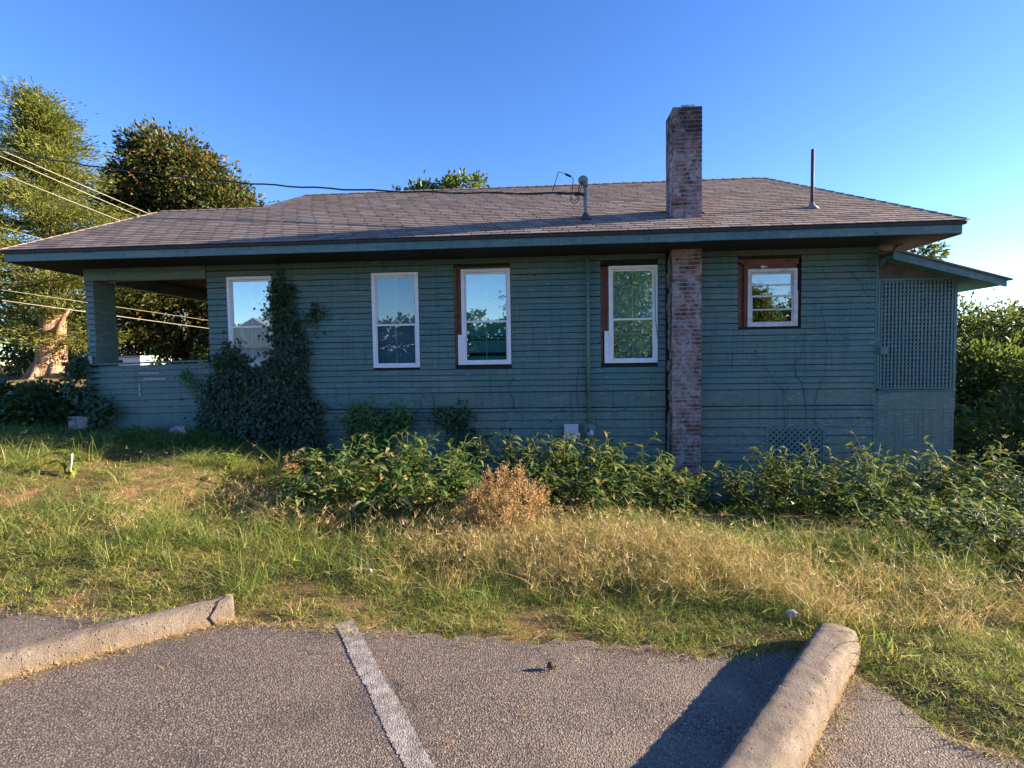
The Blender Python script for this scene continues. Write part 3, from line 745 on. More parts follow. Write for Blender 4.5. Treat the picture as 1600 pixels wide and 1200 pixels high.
# ---- rear lean-to with lattice screen at the right
XA, XB = 5.402, 6.62
mb = MB(); mb.box(XB - .05, XB, YW + .02, 13, -1.2, 2.8); mb.box(5.41, XB - .051, 11.5, 11.6, -1.2, 2.8)
lean = part('lean_to', mb, M['lattice'], house)
mb = MB(); mb.box(XA, XB + .005, YW - .012, YW + .015, .650, .945); part('belt_board', mb, M['siding'], lean)
mb = MB(); mb.box(XA, XB + .012, YW - .035, YW + .04, .950, .975); part('ledge', mb, M['trim'], lean)
x = XA
i = 0
while x < XB - .02:
    w = min(.135 if i % 3 else .17, XB - x)
    mb = MB(); mb.box(x + .002, x + w - .002, YW - .004 - random.uniform(0, .003), YW + .015, -1.2, .647); part('plank', mb, M['siding'], lean)
    x += w; i += 1
mb = MB(); mb.box(XA, XA + .03, YW - .02, YW + .01, 1.0, 2.775); mb.box(XB - .045, XB, YW - .02, YW + .015, .98, 2.79); mb.box(XA + .031, XB - .046, YW - .022, YW + .01, 2.745, 2.78); mb.box(XA + .031, XB - .046, YW - .016, YW + .01, .985, 1.01)
screen = part('lattice_screen', mb, M['lattice'], house)
nv = 20
for i in range(nv):
    xc = XA + .06 + i * (XB - XA - .13) / (nv - 1)
    mb = MB(); mb.box(xc - .015, xc + .015, YW - .012 - random.uniform(0, .002), YW - .004, 1.012, 2.743); part('slat', mb, M['lattice'], screen)
nh = 27
for i in range(nh):
    zc = 1.04 + i * 1.68 / (nh - 1)
    mb = MB(); mb.box(XA + .032, XB - .047, YW - .003, YW + .004, zc - .014, zc + .014); part('slat', mb, M['lattice'], screen)
mb = MB(); mb.prism([(XA, YW - .005, 2.785), (XB, YW - .005, 2.785), (XB, YW - .005, 2.86), (XA, YW - .005, 3.26)], (0, .02, 0)); part('gable_panel', mb, M['gable'], lean)
SLR = (3.19 - 2.67) / (7.08 - 5.3)
def lz(x, o=0): return 3.185 - (x - 5.3) * SLR + o
mb = MB(); mb.prism([(5.40, 8.19, lz(5.40)), (5.40, 8.19, lz(5.40, -.125)), (7.06, 8.19, lz(7.06, -.105)), (7.06, 8.19, lz(7.06))], (0, .03, 0)); part('rake_board', mb, M['trim'], lean)
mb = MB(); mb.prism([(5.40, 8.16, lz(5.40, .005)), (7.12, 8.16, lz(7.12, .005)), (7.12, 8.16, lz(7.12, .03)), (5.40, 8.16, lz(5.40, .03))], (0, 5, 0)); part('lean_to_roof', mb, M['shingle'], lean, tint=.3)
mb = MB(); mb.prism([(5.41, 8.222, lz(5.41, -.06)), (7.05, 8.222, lz(7.05, -.06)), (7.05, 8.222, lz(7.05, -.08)), (5.41, 8.222, lz(5.41, -.08))], (0, 4.8, 0)); part('lean_to_soffit', mb, M['trim'], lean)
mb = MB(); mb.box(5.42, 5.53, YW - .075, YW - .022, 1.56, 1.67); part('outlet_box', mb, M['pipe_green'], screen)

# ---- service mast, meter socket, junction box, vent pipe
mb = MB(); mb.tube([(.728, 8.485, .47), (.722, 8.485, 3.299)], .029, 10); cond = part('conduit', mb, M['pipe_green'], house, True)
for zz in (1.25, 2.05, 2.9):
    mb = MB(); mb.box(.685, .765, 8.478, 8.552, zz, zz + .03); part('pipe_clamp', mb, M['pipe_green'], cond)
mb = MB(); mb.tube([(.69, 8.46, 3.70), (.69, 8.46, 4.46)], .030, 12); mast = part('service_mast', mb, M['mast_metal'], house, True)
mb = MB(); mb.ball((.655, 8.45, 4.50), .085, .075, .075, 12, 8); mb.tube([(.69, 8.46, 4.40), (.69, 8.46, 4.50)], .045, 12); part('weatherhead', mb, M['mast_metal'], mast, True)
mb = MB(); mb.tube([(.69, 8.46, rp(0, 8.46).z - .03), (.69, 8.46, rp(0, 8.46).z + .03), (.69, 8.46, rp(0, 8.46).z + .10)], [.13, .07, .034], 12); part('flashing', mb, M['rust_pipe'], mast, True)
mb = MB(); mb.tube([(.66, 8.43, 4.26), (.60, 8.40, 4.265), (.55, 8.38, 4.26)], [.03, .022, .026], 8); mb.ball((.53, 8.37, 4.26), .035, .03, .035, 8, 5); part('insulator', mb, M['black_cable'], mast, True)
mb = MB()
mb.tube([(.63, 8.40, 4.46), (.58, 8.36, 4.36), (.55, 8.36, 4.18), (.50, 8.36, 4.13), (.46, 8.36, 4.18), (.47, 8.36, 4.32), (.49, 8.36, 4.50), (.42, 8.36, 4.56), (.25, 8.36, 4.62), (.15, 8.38, 4.32)], .007, 5)
mb.tube([(.64, 8.39, 4.45), (.60, 8.35, 4.3), (.57, 8.35, 4.14), (.5, 8.35, 4.08), (.44, 8.35, 4.15), (.44, 8.36, 4.27), (.2, 8.37, 4.25)], .007, 5)
mb.tube([(.45, 8.36, 4.535), (.36, 8.36, 4.58)], .018, 6); mb.tube([(.44, 8.36, 4.265), (.34, 8.36, 4.26)], .018, 6)
part('drip_loop', mb, M['black_cable'], mast, True)
mb = MB(); mb.box(.655, .835, 8.46, 8.548, .29, .46); mb.prism([(.665, 8.462, .29), (.71, 8.462, .20), (.78, 8.462, .20), (.825, 8.462, .29)], (0, .085, 0))
ms = part('meter_socket', mb, M['pipe_green'], house)
mb = MB(); mb.tube([(.745, 8.46, .305), (.745, 8.42, .305), (.745, 8.40, .305)], [.055, .053, .03], 16); part('meter_dome', mb, M['grey_box'], ms, True)
mb = MB(); mb.box(.315, .535, 8.475, 8.548, .215, .445); mb.box(.305, .545, 8.468, 8.4745, .208, .452); part('junction_box', mb, M['grey_box'], house)
# loose wires stapled to the wall
def wire(pts, r=.005):
    mb = MB(); mb.tube(pts, r, 5); part('loose_wire', mb, M['black_cable'], house, True)
wire([(-.52, 8.52, 1.24), (-.60, 8.515, 1.20), (-.63, 8.51, 1.05), (-.56, 8.51, .88), (-.545, 8.51, .70)])
wire([(-2.10, 8.51, .92), (-2.15, 8.50, 1.05), (-2.02, 8.49, 1.09), (-1.93, 8.50, .95), (-1.92, 8.51, .30)], .005)
wire([(-2.16, 8.50, .9), (-2.13, 8.48, .6), (-1.98, 8.49, .45)], .004)
wire([(.54, 8.51, .75), (.52, 8.50, 1.1), (.56, 8.49, 1.4), (.64, 8.49, 1.45), (.69, 8.50, 1.3), (.685, 8.51, .9)], .005)
wire([(1.83, 8.51, 2.95), (1.84, 8.505, 2.2), (1.885, 8.51, 1.85)], .004)
mb = MB(); zz = rp(0, 8.68).z; mb.tube([(4.42, 8.68, zz - .05), (4.42, 8.68, zz + .95)], .026, 10); vp = part('vent_pipe', mb, M['rust_pipe'], house, True)
mb = MB(); mb.tube([(4.42, 8.68, zz - .03), (4.42, 8.68, zz + .03), (4.42, 8.68, zz + .09)], [.12, .06, .03], 12); part('flashing', mb, M['mast_metal'], vp, True)

# ------------------------------------------------------------------ wheel stops
def wheel_stop(a, b, w, h, label, seed, chip_end):
    """a: front base corner near end; b: front base corner far end"""
    rnd = random.Random(seed); a, b = Vector((*a, 0)), Vector((*b, 0)); d_ = (b - a).normalized(); nrm = Vector((-d_.y, d_.x, 0))
    L = (b - a).length; n = 90
    prof = [(0, -.01), (.010, h * .40), (.020, h * .72), (.031, h * .90), (.046, h * .985), (w * .36, h), (w * .64, h), (w - .046, h * .985), (w - .031, h * .90), (w - .020, h * .72), (w - .010, h * .40), (w, -.01)]
    mb = MB(); vs_ = []
    for i in range(n + 1):
        t_ = i / n; c_ = a + d_ * (L * t_)
        sh = 1.0; ins = 0
        if chip_end and t_ > .94: sh = 1 - (t_ - .94) / .06 * .30; ins = (t_ - .94) / .06 * .02
        for (u, zz) in prof:
            u2 = u + (w / 2 - u) / (w / 2) * ins
            jit = rnd.uniform(-.0022, .0022)
            vs_.append(c_ + nrm * (u2 + jit) + Vector((0, 0, zz * sh + (rnd.uniform(-.0022, .0022) if zz > 0 else 0))) + d_ * rnd.uniform(-.002, .002))
    for i in range(n + 1):                       # chipped arrises and pits
        for k_ in (3, 4, 7, 8):
            if rnd.random() < .06: vs_[i * len(prof) + k_] = vs_[i * len(prof) + k_] - Vector((0, 0, rnd.uniform(.004, .014)))
    m_ = len(prof); fs_ = [(i * m_ + k, (i + 1) * m_ + k, (i + 1) * m_ + k + 1, i * m_ + k + 1) for i in range(n) for k in range(m_ - 1)]
    fs_ += [tuple(range(m_)), tuple(n * m_ + k for k in range(m_))[::-1]]
    mb.add(vs_, fs_)
    o = part('wheel_stop', mb, M['concrete'], None, True)
    return tag(o, label, 'wheel stop', 'concrete wheel stops in the parking lot')
s1 = wheel_stop((-3.30, 1.78), (-1.90, 2.84), .165, .115, 'stained concrete wheel stop with cracked end left of the white stripe', 3, False)
dd = Vector((.57, .65)).normalized(); bb = Vector((1.56, 2.56)); aa = bb - dd * 1.83; pp = Vector((-dd.y, dd.x))
s2 = wheel_stop(tuple(aa), tuple(bb + dd * .16), .212, .125, 'rough concrete wheel stop casting a long shadow over asphalt, right of the stripe', 5, True)
# crack lines of the left stop's end as a dark seam
mb = MB()
dl = Vector((1.40, 1.06, 0)).normalized(); nl = Vector((-dl.y, dl.x, 0)); e0 = Vector((-1.90, 2.84, 0)) - dl * .10
mb.tube([e0 - nl * .004 + Vector((0, 0, .0)), e0 + nl * .006 - dl * .03 + Vector((0, 0, .05)), e0 + nl * .02 + dl * .005 + Vector((0, 0, .095)), e0 + nl * .05 + dl * .02 + Vector((0, 0, .113)), e0 + nl * .10 + dl * .07 + Vector((0, 0, .117))], [.004, .006, .007, .006, .003], 5)
part('crack', mb, M['dark_inside'], s1)

# ------------------------------------------------------------------ trees
def leaves_obj(name, parent, C, D, U, L, W, tint, m, fold=.25):
    Vv = leaf_arrays(C, D, U, L, W, fold)
    origin = WL[parent.name] if parent is not None else C.mean(0)
    me = big_leaf_mesh(name, Vv, m, tint, origin)
    return link(name, me, parent, origin)
def cedar():
    base = Vector((-21.1, 20.0, 1.0)); t = empty('cedar_tree', base)
    tag(t, 'tall evergreen cedar with thick pale trunk and feathery sprays left of the house', 'tree')
    mb = MB()
    mb.tube([base + Vector(q_) for q_ in ((0, 0, -.3), (0, 0, .1), (.05, 0, .9), (.12, 0, 1.8), (.3, 0, 3.2), (.25, .1, 5.5), (.1, 0, 8.5), (.1, 0, 12.0))], [.95, .72, .52, .50, .40, .30, .18, .04], 14)
    for a_ in range(7):
        an = a_ * .9 + .2; mb.tube([base + Vector((math.cos(an) * .45, math.sin(an) * .45, .7)), base + Vector((math.cos(an) * .75, math.sin(an) * .75, .1)), base + Vector((math.cos(an) * 1.15, math.sin(an) * 1.15, -.2))], [.14, .16, .08], 7)
    trunk = part('trunk', mb, M['bark'], t, True, origin=base)
    C = []; D = []; T = []; limbs = MB()
    rn = random.Random(4)
    def rprof(zz):   # crown radius by height above base
        return float(np.interp(zz, [1.6, 2.4, 4, 5.5, 7, 8.5, 9.5, 10.5, 11.4], [2.5, 5.6, 5.9, 4.7, 3.4, 1.95, 1.2, .7, .25]))
    nl_ = 118
    for i in range(nl_):
        zz = 1.7 + 9.9 * (i / nl_) ** 0.9 + rn.uniform(-.25, .25); az = i * 2.399 + rn.uniform(-.3, .3)
        R_ = rprof(zz) * rn.uniform(.50, 1.16); rise = rn.uniform(-.10, .34) + (zz - 4) * .02
        if abs(math.sin(az) + 1) < .3 and zz < 3.4: R_ *= .45
        p0 = base + Vector((.2, 0, zz)); dirv = Vector((math.cos(az), math.sin(az), rise))
        pts = [p0 + dirv * (R_ * u) + Vector((0, 0, -.05 * R_ * u * u)) for u in (0, .3, .6, 1)]
        limbs.tube(pts, [.06, .045, .03, .012], 5)
        nc = int(4 + R_ * 1.6)
        for k_ in range(nc):
            u = .14 + .86 * (k_ + rn.random()) / nc
            c_ = p0 + dirv * (R_ * u) + Vector((rn.gauss(0, .30), rn.gauss(0, .30), -.05 * R_ * u * u + rn.gauss(0, .13)))
            n = 115; rr = rn.uniform(.22, .46)
            offs = RNG.normal(size=(n, 3)) * np.array([rr, rr, rr * .34])
            C.append(np.array(c_) + offs)
            dv = np.array(dirv.normalized()) * .8 + offs / rr * .5 + RNG.normal(size=(n, 3)) * .35 + np.array([0, 0, .1]); D.append(dv)
            T.append(np.clip(RNG.normal(.55 + rn.uniform(-.25, .22), .16, n), 0, 1))
    C = np.concatenate(C); D = np.concatenate(D); T = np.concatenate(T); n = len(C)
    part('limb', limbs, M['dark_bark'], t, True, origin=base)
    # bare broken limb by the porch column
    mb = MB(); mb.tube([base + Vector((.3, -.2, 1.9)), base + Vector((1.0, -.6, 2.15)), base + Vector((1.9, -.9, 2.9))], [.16, .11, .05], 7); part('limb', mb, M['bark'], t, True, origin=base)
    leaves_obj('crown', t, C, D, unit(n) + np.array([0, 0, .8]), RNG.uniform(.11, .24, n), RNG.uniform(.028, .055, n), T, M['cedar'])
cedar()
def clump_tree(name, label, base, blobs, m, leafL, leafW, trunk_h, trunk_r, nleaf, cat='tree', clump_r=.35, tint_mu=.45, group=None, bark='dark_bark', shell=.55):
    """blobs: list of (center xyz, rx, ry, rz); leaves cluster in small clumps over and inside the blobs"""
    base = Vector(base); t = empty(name, base); tag(t, label, cat, group)
    mb = MB(); top = base + Vector((0, 0, trunk_h))
    if trunk_h > 0:
        mb.tube([base + Vector((0, 0, -.3)), base.lerp(top, .35), base.lerp(top, .7), top], [trunk_r * 1.2, trunk_r, trunk_r * .75, trunk_r * .3], 8)
    for (c_, rx, ry, rz) in blobs:
        c_ = Vector(c_); st_ = base.lerp(top, .55) if trunk_h > 0 else base
        for q_ in range(4):
            e_ = c_ + Vector((random.uniform(-.6, .6) * rx, random.uniform(-.6, .6) * ry, random.uniform(-.3, .6) * rz))
            mb.tube([st_, st_.lerp(e_, .5) + Vector((0, 0, .12 * rz)), e_], [max(.02, trunk_r * .4), max(.015, trunk_r * .25), .01], 5)
    part('trunk' if trunk_h > .8 else 'stem', mb, M[bark], t, True, origin=base)
    tot = sum(b[1] * b[2] + b[1] * b[3] + b[2] * b[3] for b in blobs); C = []; D = []; T = []
    per = 26
    for (c_, rx, ry, rz) in blobs:
        nb_ = max(3, int(nleaf / per * (rx * ry + rx * rz + ry * rz) / tot))
        u = unit(nb_); rr = RNG.uniform(shell, 1.05, (nb_, 1)) ** .6
        cc = np.array(c_) + u * rr * np.array([rx, ry, rz])
        sz = clump_r * RNG.uniform(.6, 1.4, nb_)
        mu = np.clip(RNG.normal(tint_mu, .16, nb_), 0, 1)
        for q_ in range(nb_):
            of = RNG.normal(size=(per, 3)) * sz[q_] * .55
            C.append(cc[q_] + of); D.append(of / sz[q_] + u[q_] * .6 + RNG.normal(size=(per, 3)) * .4 + np.array([0, 0, -.05]))
            T.append(np.clip(RNG.normal(mu[q_], .14, per), 0, 1))
    C = np.concatenate(C); D = np.concatenate(D); T = np.concatenate(T); n = len(C)
    leaves_obj('crown' if trunk_h > .8 else 'foliage', t, C, D, unit(n) * .7 + np.array([0, 0, .8]), leafL * RNG.uniform(.6, 1.3, n), leafW * RNG.uniform(.6, 1.3, n), T, M[m])
    return t
def gq(x, y): return float(gz(np.array([x]), np.array([y]))[0])
clump_tree('magnolia_tree', 'broad magnolia with rusty brown and dark green leaves behind the porch roof', (-18.2, 25, gq(-18.2, 25)),
           [((-19.3, 25, 12.0), 2.1, 2.0, 1.35), ((-18.6, 25, 10.4), 3.2, 2.8, 2.0), ((-16.9, 25, 9.2), 2.5, 2.4, 1.6), ((-15.8, 25, 8.5), 1.6, 1.8, 1.4), ((-20.5, 25, 9.4), 2.1, 2.2, 2.4), ((-17.8, 25, 7.0), 4.2, 3.2, 2.4), ((-18.2, 25, 4.4), 4.0, 3.6, 2.8), ((-15.6, 24.5, 4.6), 2.2, 2.2, 2.4)],
           'magnolia', .25, .12, 8, .35, 110000, clump_r=.38, tint_mu=.50, shell=.35)
clump_tree('leafy_tree', 'bright green treetop showing just above the roof ridge', (-5.6, 26, gq(-5.6, 26)),
           [((-6.2, 26, 9.9), .75, .8, .9), ((-7.4, 26, 9.6), .45, .5, .5), ((-4.15, 26, 10.1), 1.25, 1.0, 1.05), ((-5.4, 26, 8.4), 2.6, 2.2, 1.6), ((-5.5, 26, 9.7), .6, .6, .7)],
           'bright_tree', .26, .15, 7.5, .22, 9000, clump_r=.28, tint_mu=.55)
clump_tree('slender_tree', 'thin dark tree glimpsed between the main eave and the lean-to roof', (13.8, 20, gq(13.8, 20)),
           [((13.8, 20, 5.1), .9, .8, .75), ((13.2, 20, 3.6), 1.4, 1.2, 1.3)], 'shrub', .22, .11, 5, .10, 2600, clump_r=.25, tint_mu=.5, shell=.2)
# shrubs and woods on the right
clump_tree('shrub', 'pale sunlit shrub highest on the skyline at the right edge', (19.3, 21, gq(19.3, 21)), [((19.0, 21, 1.6), 2.2, 2, 1.9), ((21.5, 21.5, 1.4), 2.2, 2, 1.7), ((17.7, 21, .6), 1.6, 1.5, 1.8)], 'hazy_shrub', .17, .09, .6, .1, 20000, 'shrub', .4, .6, 'shrubs beyond the lean-to')
clump_tree('shrub', 'yellow green large leaved shrub beside the lattice screen', (12.0, 14.5, gq(12, 14.5)), [((11.9, 14.5, .75), 1.3, 1.2, .85), ((11.0, 14.5, .2), .9, .9, .8)], 'lime_shrub', .17, .085, .5, .06, 9500, 'shrub', .35, .62, 'shrubs beyond the lean-to')
clump_tree('shrub', 'dark green shrub mass low at the right edge behind the weeds', (12.2, 11.5, gq(12.2, 11.5)), [((12.4, 11.6, .5), 1.9, 1.5, 1.15), ((10.2, 11.2, -.25), 1.5, 1.1, .8), ((14.5, 12, .8), 1.8, 1.5, 1.4)], 'shrub', .17, .09, .5, .07, 13000, 'shrub', .3, .40, 'shrubs beyond the lean-to')
clump_tree('shrub', 'bluish green bush between the pale skyline shrub and the dark mass', (16.0, 16.0, gq(16, 16)), [((15.6, 16.5, 1.3), 2.0, 1.8, 1.5), ((13.4, 17.5, 1.1), 1.6, 1.6, 1.9), ((18.5, 16.5, 1.3), 2.2, 1.8, 1.6)], 'shrub', .15, .08, .5, .08, 22000, 'shrub', .35, .52, 'shrubs beyond the lean-to')
# background shrubs on the left
for k_, (x, y, r, h, lab) in enumerate((
        (-29.5, 27, 4.2, 4.2, 'dark woodland shrub behind the cedar, at the left edge of the lot'),
        (-23.5, 26, 3.4, 3.6, 'dark woodland shrub directly behind the cedar trunk'),
        (-13.2, 23, 2.6, 2.8, 'dark shrub seen through the porch opening beside the house wall'),
        (-17.5, 28, 3.2, 2.6, 'dark shrub seen through the porch opening behind the white cabinet'),
        (-33.0, 30, 3.6, 5.5, 'tall dark woodland tree behind the cedar at the far left'))):
    b_ = gq(x, y)
    clump_tree('shrub' if k_ < 4 else 'woodland_tree', lab, (x, y, b_), [((x, y, b_ + h * .5), r, r * .8, h * .55), ((x + r * .5, y, b_ + h * .45), r * .7, r * .6, h * .5), ((x - r * .5, y, b_ + h * .4), r * .7, r * .6, h * .45)], 'shrub', .26, .13, .5 if k_ < 4 else 4, .1, 5000, 'shrub' if k_ < 4 else 'tree', .4, .35, 'dark shrubs at the back' if k_ < 4 else None)
# dark hedge at the far left, in the shade of the house
clump_tree('hedge', 'dark shaded hedge left of the porch foundation', (-10.4, 9.0, gq(-10.4, 9)), [((-9.3, 8.75, .62), .85, .5, .55), ((-10.4, 8.9, .65), 1.0, .6, .55), ((-11.7, 9.0, .68), 1.0, .6, .55), ((-13, 9.2, .7), 1.0, .6, .55), ((-8.75, 8.62, .55), .35, .22, .5)], 'ivy', .11, .085, .4, .03, 13000, 'hedge', .14, .40)

# white cabinet beyond the porch, its shade put into the body colour
cb = gq(-17.3, 20); cab = empty('cabinet', (-17.3, 20, cb)); tag(cab, 'white metal cabinet with flat overhanging top, seen over the porch rail', 'cabinet')
mb = MB(); mb.box(-17.85, -16.80, 19.7, 20.3, cb - .2, 1.90); part('body', mb, M['grey_box'], cab)
mb = MB(); mb.box(-17.93, -16.72, 19.6, 20.4, 1.902, 1.97); part('lid', mb, M['mast_metal'], cab)
mb = MB(); mb.tube([(-17.66, 19.699, 1.72), (-17.66, 19.64, 1.72)], .09, 10); part('port', mb, M['dark_inside'], cab)

# ------------------------------------------------------------------ cables
def cable(pts, r, m, label, cat='cable', group=None, name='power_line'):
    mb = MB(); mb.tube(pts, r, 5); o = part(name, mb, M[m], None, True); return tag(o, label, cat, group)
def catenary(a, b, sag, n=28):
    a, b = Vector(a), Vector(b); return [a.lerp(b, i / n) + Vector((0, 0, -4 * sag * (i / n) * (1 - i / n))) for i in range(n + 1)]
pa = Vector((.50, 8.36, 4.265)); pb = Vector((-17.96, 13.1, 8.35))
pts = catenary(pa, pb, .50, 60); pts = [q_ + Vector((0, 0, .012 * math.sin(i * 1.7))) for i, q_ in enumerate(pts)]
cable(pts, .016, 'black_cable', 'black twisted service cable running from the roof mast to upper left', 'cable', name='service_cable')
gl_ = 'pale overhead street cables'
for (a, b, sag, r, lab) in (
        ((-13.9, 12, 7.15), (-15.6, 75, 6.6), .5, .011, 'pale street cable, topmost of those crossing the cedar'),
        ((-13.9, 12.1, 6.98), (-16.4, 75, 6.0), .5, .011, 'pale street cable just under the topmost one over the cedar'),
        ((-13.9, 12, 6.55), (-16.2, 75, 5.6), .5, .010, 'pale street cable third from top, meeting the porch roof slope'),
        ((-13.9, 12, 5.15), (-15.4, 75, 4.9), .4, .006, 'thin street cable low over the cedar, just above the porch roof'),
        ((-13.9, 12, 3.55), (-14.5, 75, 3.4), .3, .006, 'thin pale cable passing behind the porch, upper of two'),
        ((-13.9, 12, 3.28), (-14.5, 75, 2.6), .3, .010, 'thick pale cable passing behind the porch, lower of two')):
    cable(catenary(a, b, sag, 24), r, 'pale_cable', lab, 'cable', gl_)

# ------------------------------------------------------------------ ivy and vines on the wall
def inpoly(x, y, P):
    ins = np.zeros(len(x), bool); j = len(P) - 1
    for i in range(len(P)):
        xi, yi = P[i]; xj, yj = P[j]
        c_ = ((yi > y) != (yj > y)) & (x < (xj - xi) * (y - yi) / (yj - yi + 1e-12) + xi); ins ^= c_; j = i
    return ins
def wall_vine(name, label, P, thick, n, L, W, m, tint_mu, stems, dens=None, cat='vine', clump=.5):
    P = np.array(P); lo, hi = P.min(0), P.max(0); x = []; z_ = []
    cl = RNG.uniform(lo, hi, (4000, 2)); cl = cl[inpoly(cl[:, 0], cl[:, 1], P)][: max(20, n // 28)]
    idx = RNG.integers(0, len(cl), n); pts_ = cl[idx] + RNG.normal(0, .055, (n, 2)) * np.where(RNG.random((n, 1)) < .18, 2.3, 1.0)
    th = thick(pts_[:, 0], pts_[:, 1]) * (0.35 + .65 * np.sin(idx * 12.9898) ** 2)
    dep = th * RNG.uniform(.15, 1.0, n) ** .6
    C = np.stack([pts_[:, 0], YW - .03 - dep, pts_[:, 1]], 1)
    D = np.stack([RNG.normal(0, .6, n), -np.abs(RNG.normal(.3, .35, n)), RNG.normal(-.55, .4, n)], 1)
    U = np.stack([RNG.normal(0, .35, n), -np.ones(n), RNG.normal(.55, .35, n)], 1)
    o = empty(name, (float(P[:, 0].mean()), YW - .05, float(lo[1]))); tag(o, label, cat)
    T = np.clip(RNG.normal(tint_mu, .2, n) + .12 * np.sin(idx * 7.7), 0, 1)
    leaves_obj('foliage', o, C, D, U, L * RNG.uniform(.6, 1.25, n), W * RNG.uniform(.6, 1.25, n), T, M[m], .12)['kind'] = 'stuff'
    if stems:
        mb = MB()
        for s_ in stems: mb.tube([(a, YW - .03 - random.uniform(0, .02), b) for a, b in s_], [.012 - .007 * i / max(1, len(s_) - 1) for i in range(len(s_))], 5)
        part('stem', mb, M['vine_stem'], o, True)
    return o
mound = [(-6.10, 0.15), (-6.12, .55), (-6.02, .95), (-5.86, 1.55), (-5.62, 1.90), (-5.45, 1.75), (-5.40, 1.46), (-4.95, 1.45), (-4.80, 1.65), (-4.72, 1.42), (-4.20, 1.40), (-4.28, 1.15), (-4.02, .80), (-3.92, .2), (-4.0, -.35), (-6.1, -.1)]
wall_vine('ivy_mound', 'dense dark ivy mound climbing the wall under the leftmost window', mound, lambda x, z: .08 + .32 * np.clip((1.5 - z) / 1.3, 0, 1) * np.clip(1.15 - np.abs(x + 5.0) / 1.15, .15, 1), 19000, .078, .058, 'ivy', .38,
          [[(-5.2, -.1), (-5.1, .8), (-4.85, 1.6)], [(-4.6, -.1), (-4.5, 1.0), (-4.5, 1.6)]])
column = [(-4.74, 1.40), (-4.82, 1.75), (-4.74, 2.2), (-4.76, 2.75), (-4.74, 3.05), (-4.60, 3.22), (-4.42, 3.1), (-4.36, 2.70), (-4.42, 2.3), (-4.28, 2.1), (-4.18, 1.75), (-4.05, 1.40)]
wall_vine('climbing_ivy', 'ivy column climbing to the eave right of the leftmost window', column, lambda x, z: .05 + .10 * np.clip((2.6 - z) / 1.2, 0, 1), 1900, .07, .052, 'ivy', .34,
          [[(-4.45, 1.3), (-4.5, 2.2), (-4.6, 3.28)], [(-4.3, 1.6), (-4.3, 2.2), (-4.05, 2.45), (-3.95, 2.5)]])
wall_vine('vine_sprig', 'small vine sprig on the clapboard right of the ivy column', [(-4.15, 2.25), (-3.95, 2.62), (-3.82, 2.5), (-4.0, 2.2)], lambda x, z: np.full(len(x), .06), 90, .08, .06, 'ivy', .45, [[(-4.3, 2.0), (-4.0, 2.4)]])
wall_vine('green_vine', 'bright green bushy vine on the wall below the second window', [(-3.38, .05), (-3.42, .62), (-3.22, .80), (-2.75, .62), (-2.38, .82), (-2.36, .55), (-2.75, .32), (-2.88, -.05), (-2.95, -.35), (-3.3, -.3)], lambda x, z: np.full(len(x), .24), 3000, .085, .06, 'green_vine', .5, [[(-3.0, -.4), (-3.0, .4), (-2.5, .7)]])
wall_vine('dark_vine', 'sparse dark vine on the wall below the third window', [(-2.05, .60), (-1.70, .72), (-1.28, .70), (-1.30, -.2), (-1.55, -.5), (-1.85, -.4), (-1.62, .2), (-1.72, .5)], lambda x, z: np.full(len(x), .16), 1100, .085, .06, 'ivy', .5, [[(-1.5, -.6), (-1.5, .3), (-1.8, .62)], [(-1.5, .3), (-1.4, .7)]])
wall_vine('dark_vine', 'trailing vine over the porch foundation and rail corner at far left', [(-8.55, .3), (-8.6, 1.55), (-8.38, 1.72), (-8.2, 1.5), (-8.25, 1.0), (-7.85, .9), (-7.7, .75), (-7.9, .35)], lambda x, z: np.full(len(x), .14), 1500, .09, .07, 'ivy', .5, [[(-8.3, .2), (-8.35, 1.4)], [(-8.2, .5), (-7.8, .85)]])
wall_vine('vine_sprig', 'thin vine hanging across the right end of the porch rail', [(-6.45, 1.45), (-6.35, 1.5), (-6.05, 1.05), (-6.1, .9), (-6.25, 1.1)], lambda x, z: np.full(len(x), .07), 130, .07, .05, 'green_vine', .35, [[(-6.4, 1.5), (-6.3, 1.3), (-6.08, 1.0), (-6.05, .6)]])
# bare vine stems on the right-hand wall
mb = MB(); o = None
stems = [[(3.95, .38), (3.93, .75), (3.96, 1.05)], [(4.30, .40), (4.28, .8), (4.22, 1.1), (4.05, 1.35), (4.22, 1.6), (4.27, 2.0)], [(4.42, .4), (4.45, .9), (4.58, 1.3), (4.62, 1.7)],
         [(3.93, .95), (3.7, 1.25), (3.5, 1.6), (3.42, 1.7)], [(4.22, 1.1), (4.12, 1.25), (4.1, 1.5)], [(4.62, 1.7), (4.52, 2.3), (4.5, 2.5)], [(4.95, 2.9), (5.1, 2.75), (5.25, 2.45)], [(3.1, 1.35), (3.1, 1.75)], [(4.5, 3.0), (4.6, 2.75)], [(5.28, 3.1), (5.2, 3.0), (5.3, 2.85)]]
for s_ in stems:
    fine = []
    for (a, b), (a2, b2) in zip(s_[:-1], s_[1:]):
        k_ = max(3, int(math.hypot(a2 - a, b2 - b) / .05))
        fine += [(a + (a2 - a) * i / k_ + random.gauss(0, .007), YW - .024 - .012 * random.random(), b + (b2 - b) * i / k_) for i in range(k_)]
    mb.tube(fine, [.0045 - .0025 * i / len(fine) for i in range(len(fine))], 4)
    for i in range(4, len(fine) - 2, 6):
        q_ = fine[i]; mb.tube([q_, (q_[0] + random.uniform(-.08, .08), q_[1], q_[2] + random.uniform(.02, .09))], .0018, 3)
tag(part('bare_vine', mb, M['vine_stem'], None, True), 'bare brown vine stems clinging to clapboard right of chimney', 'vine')

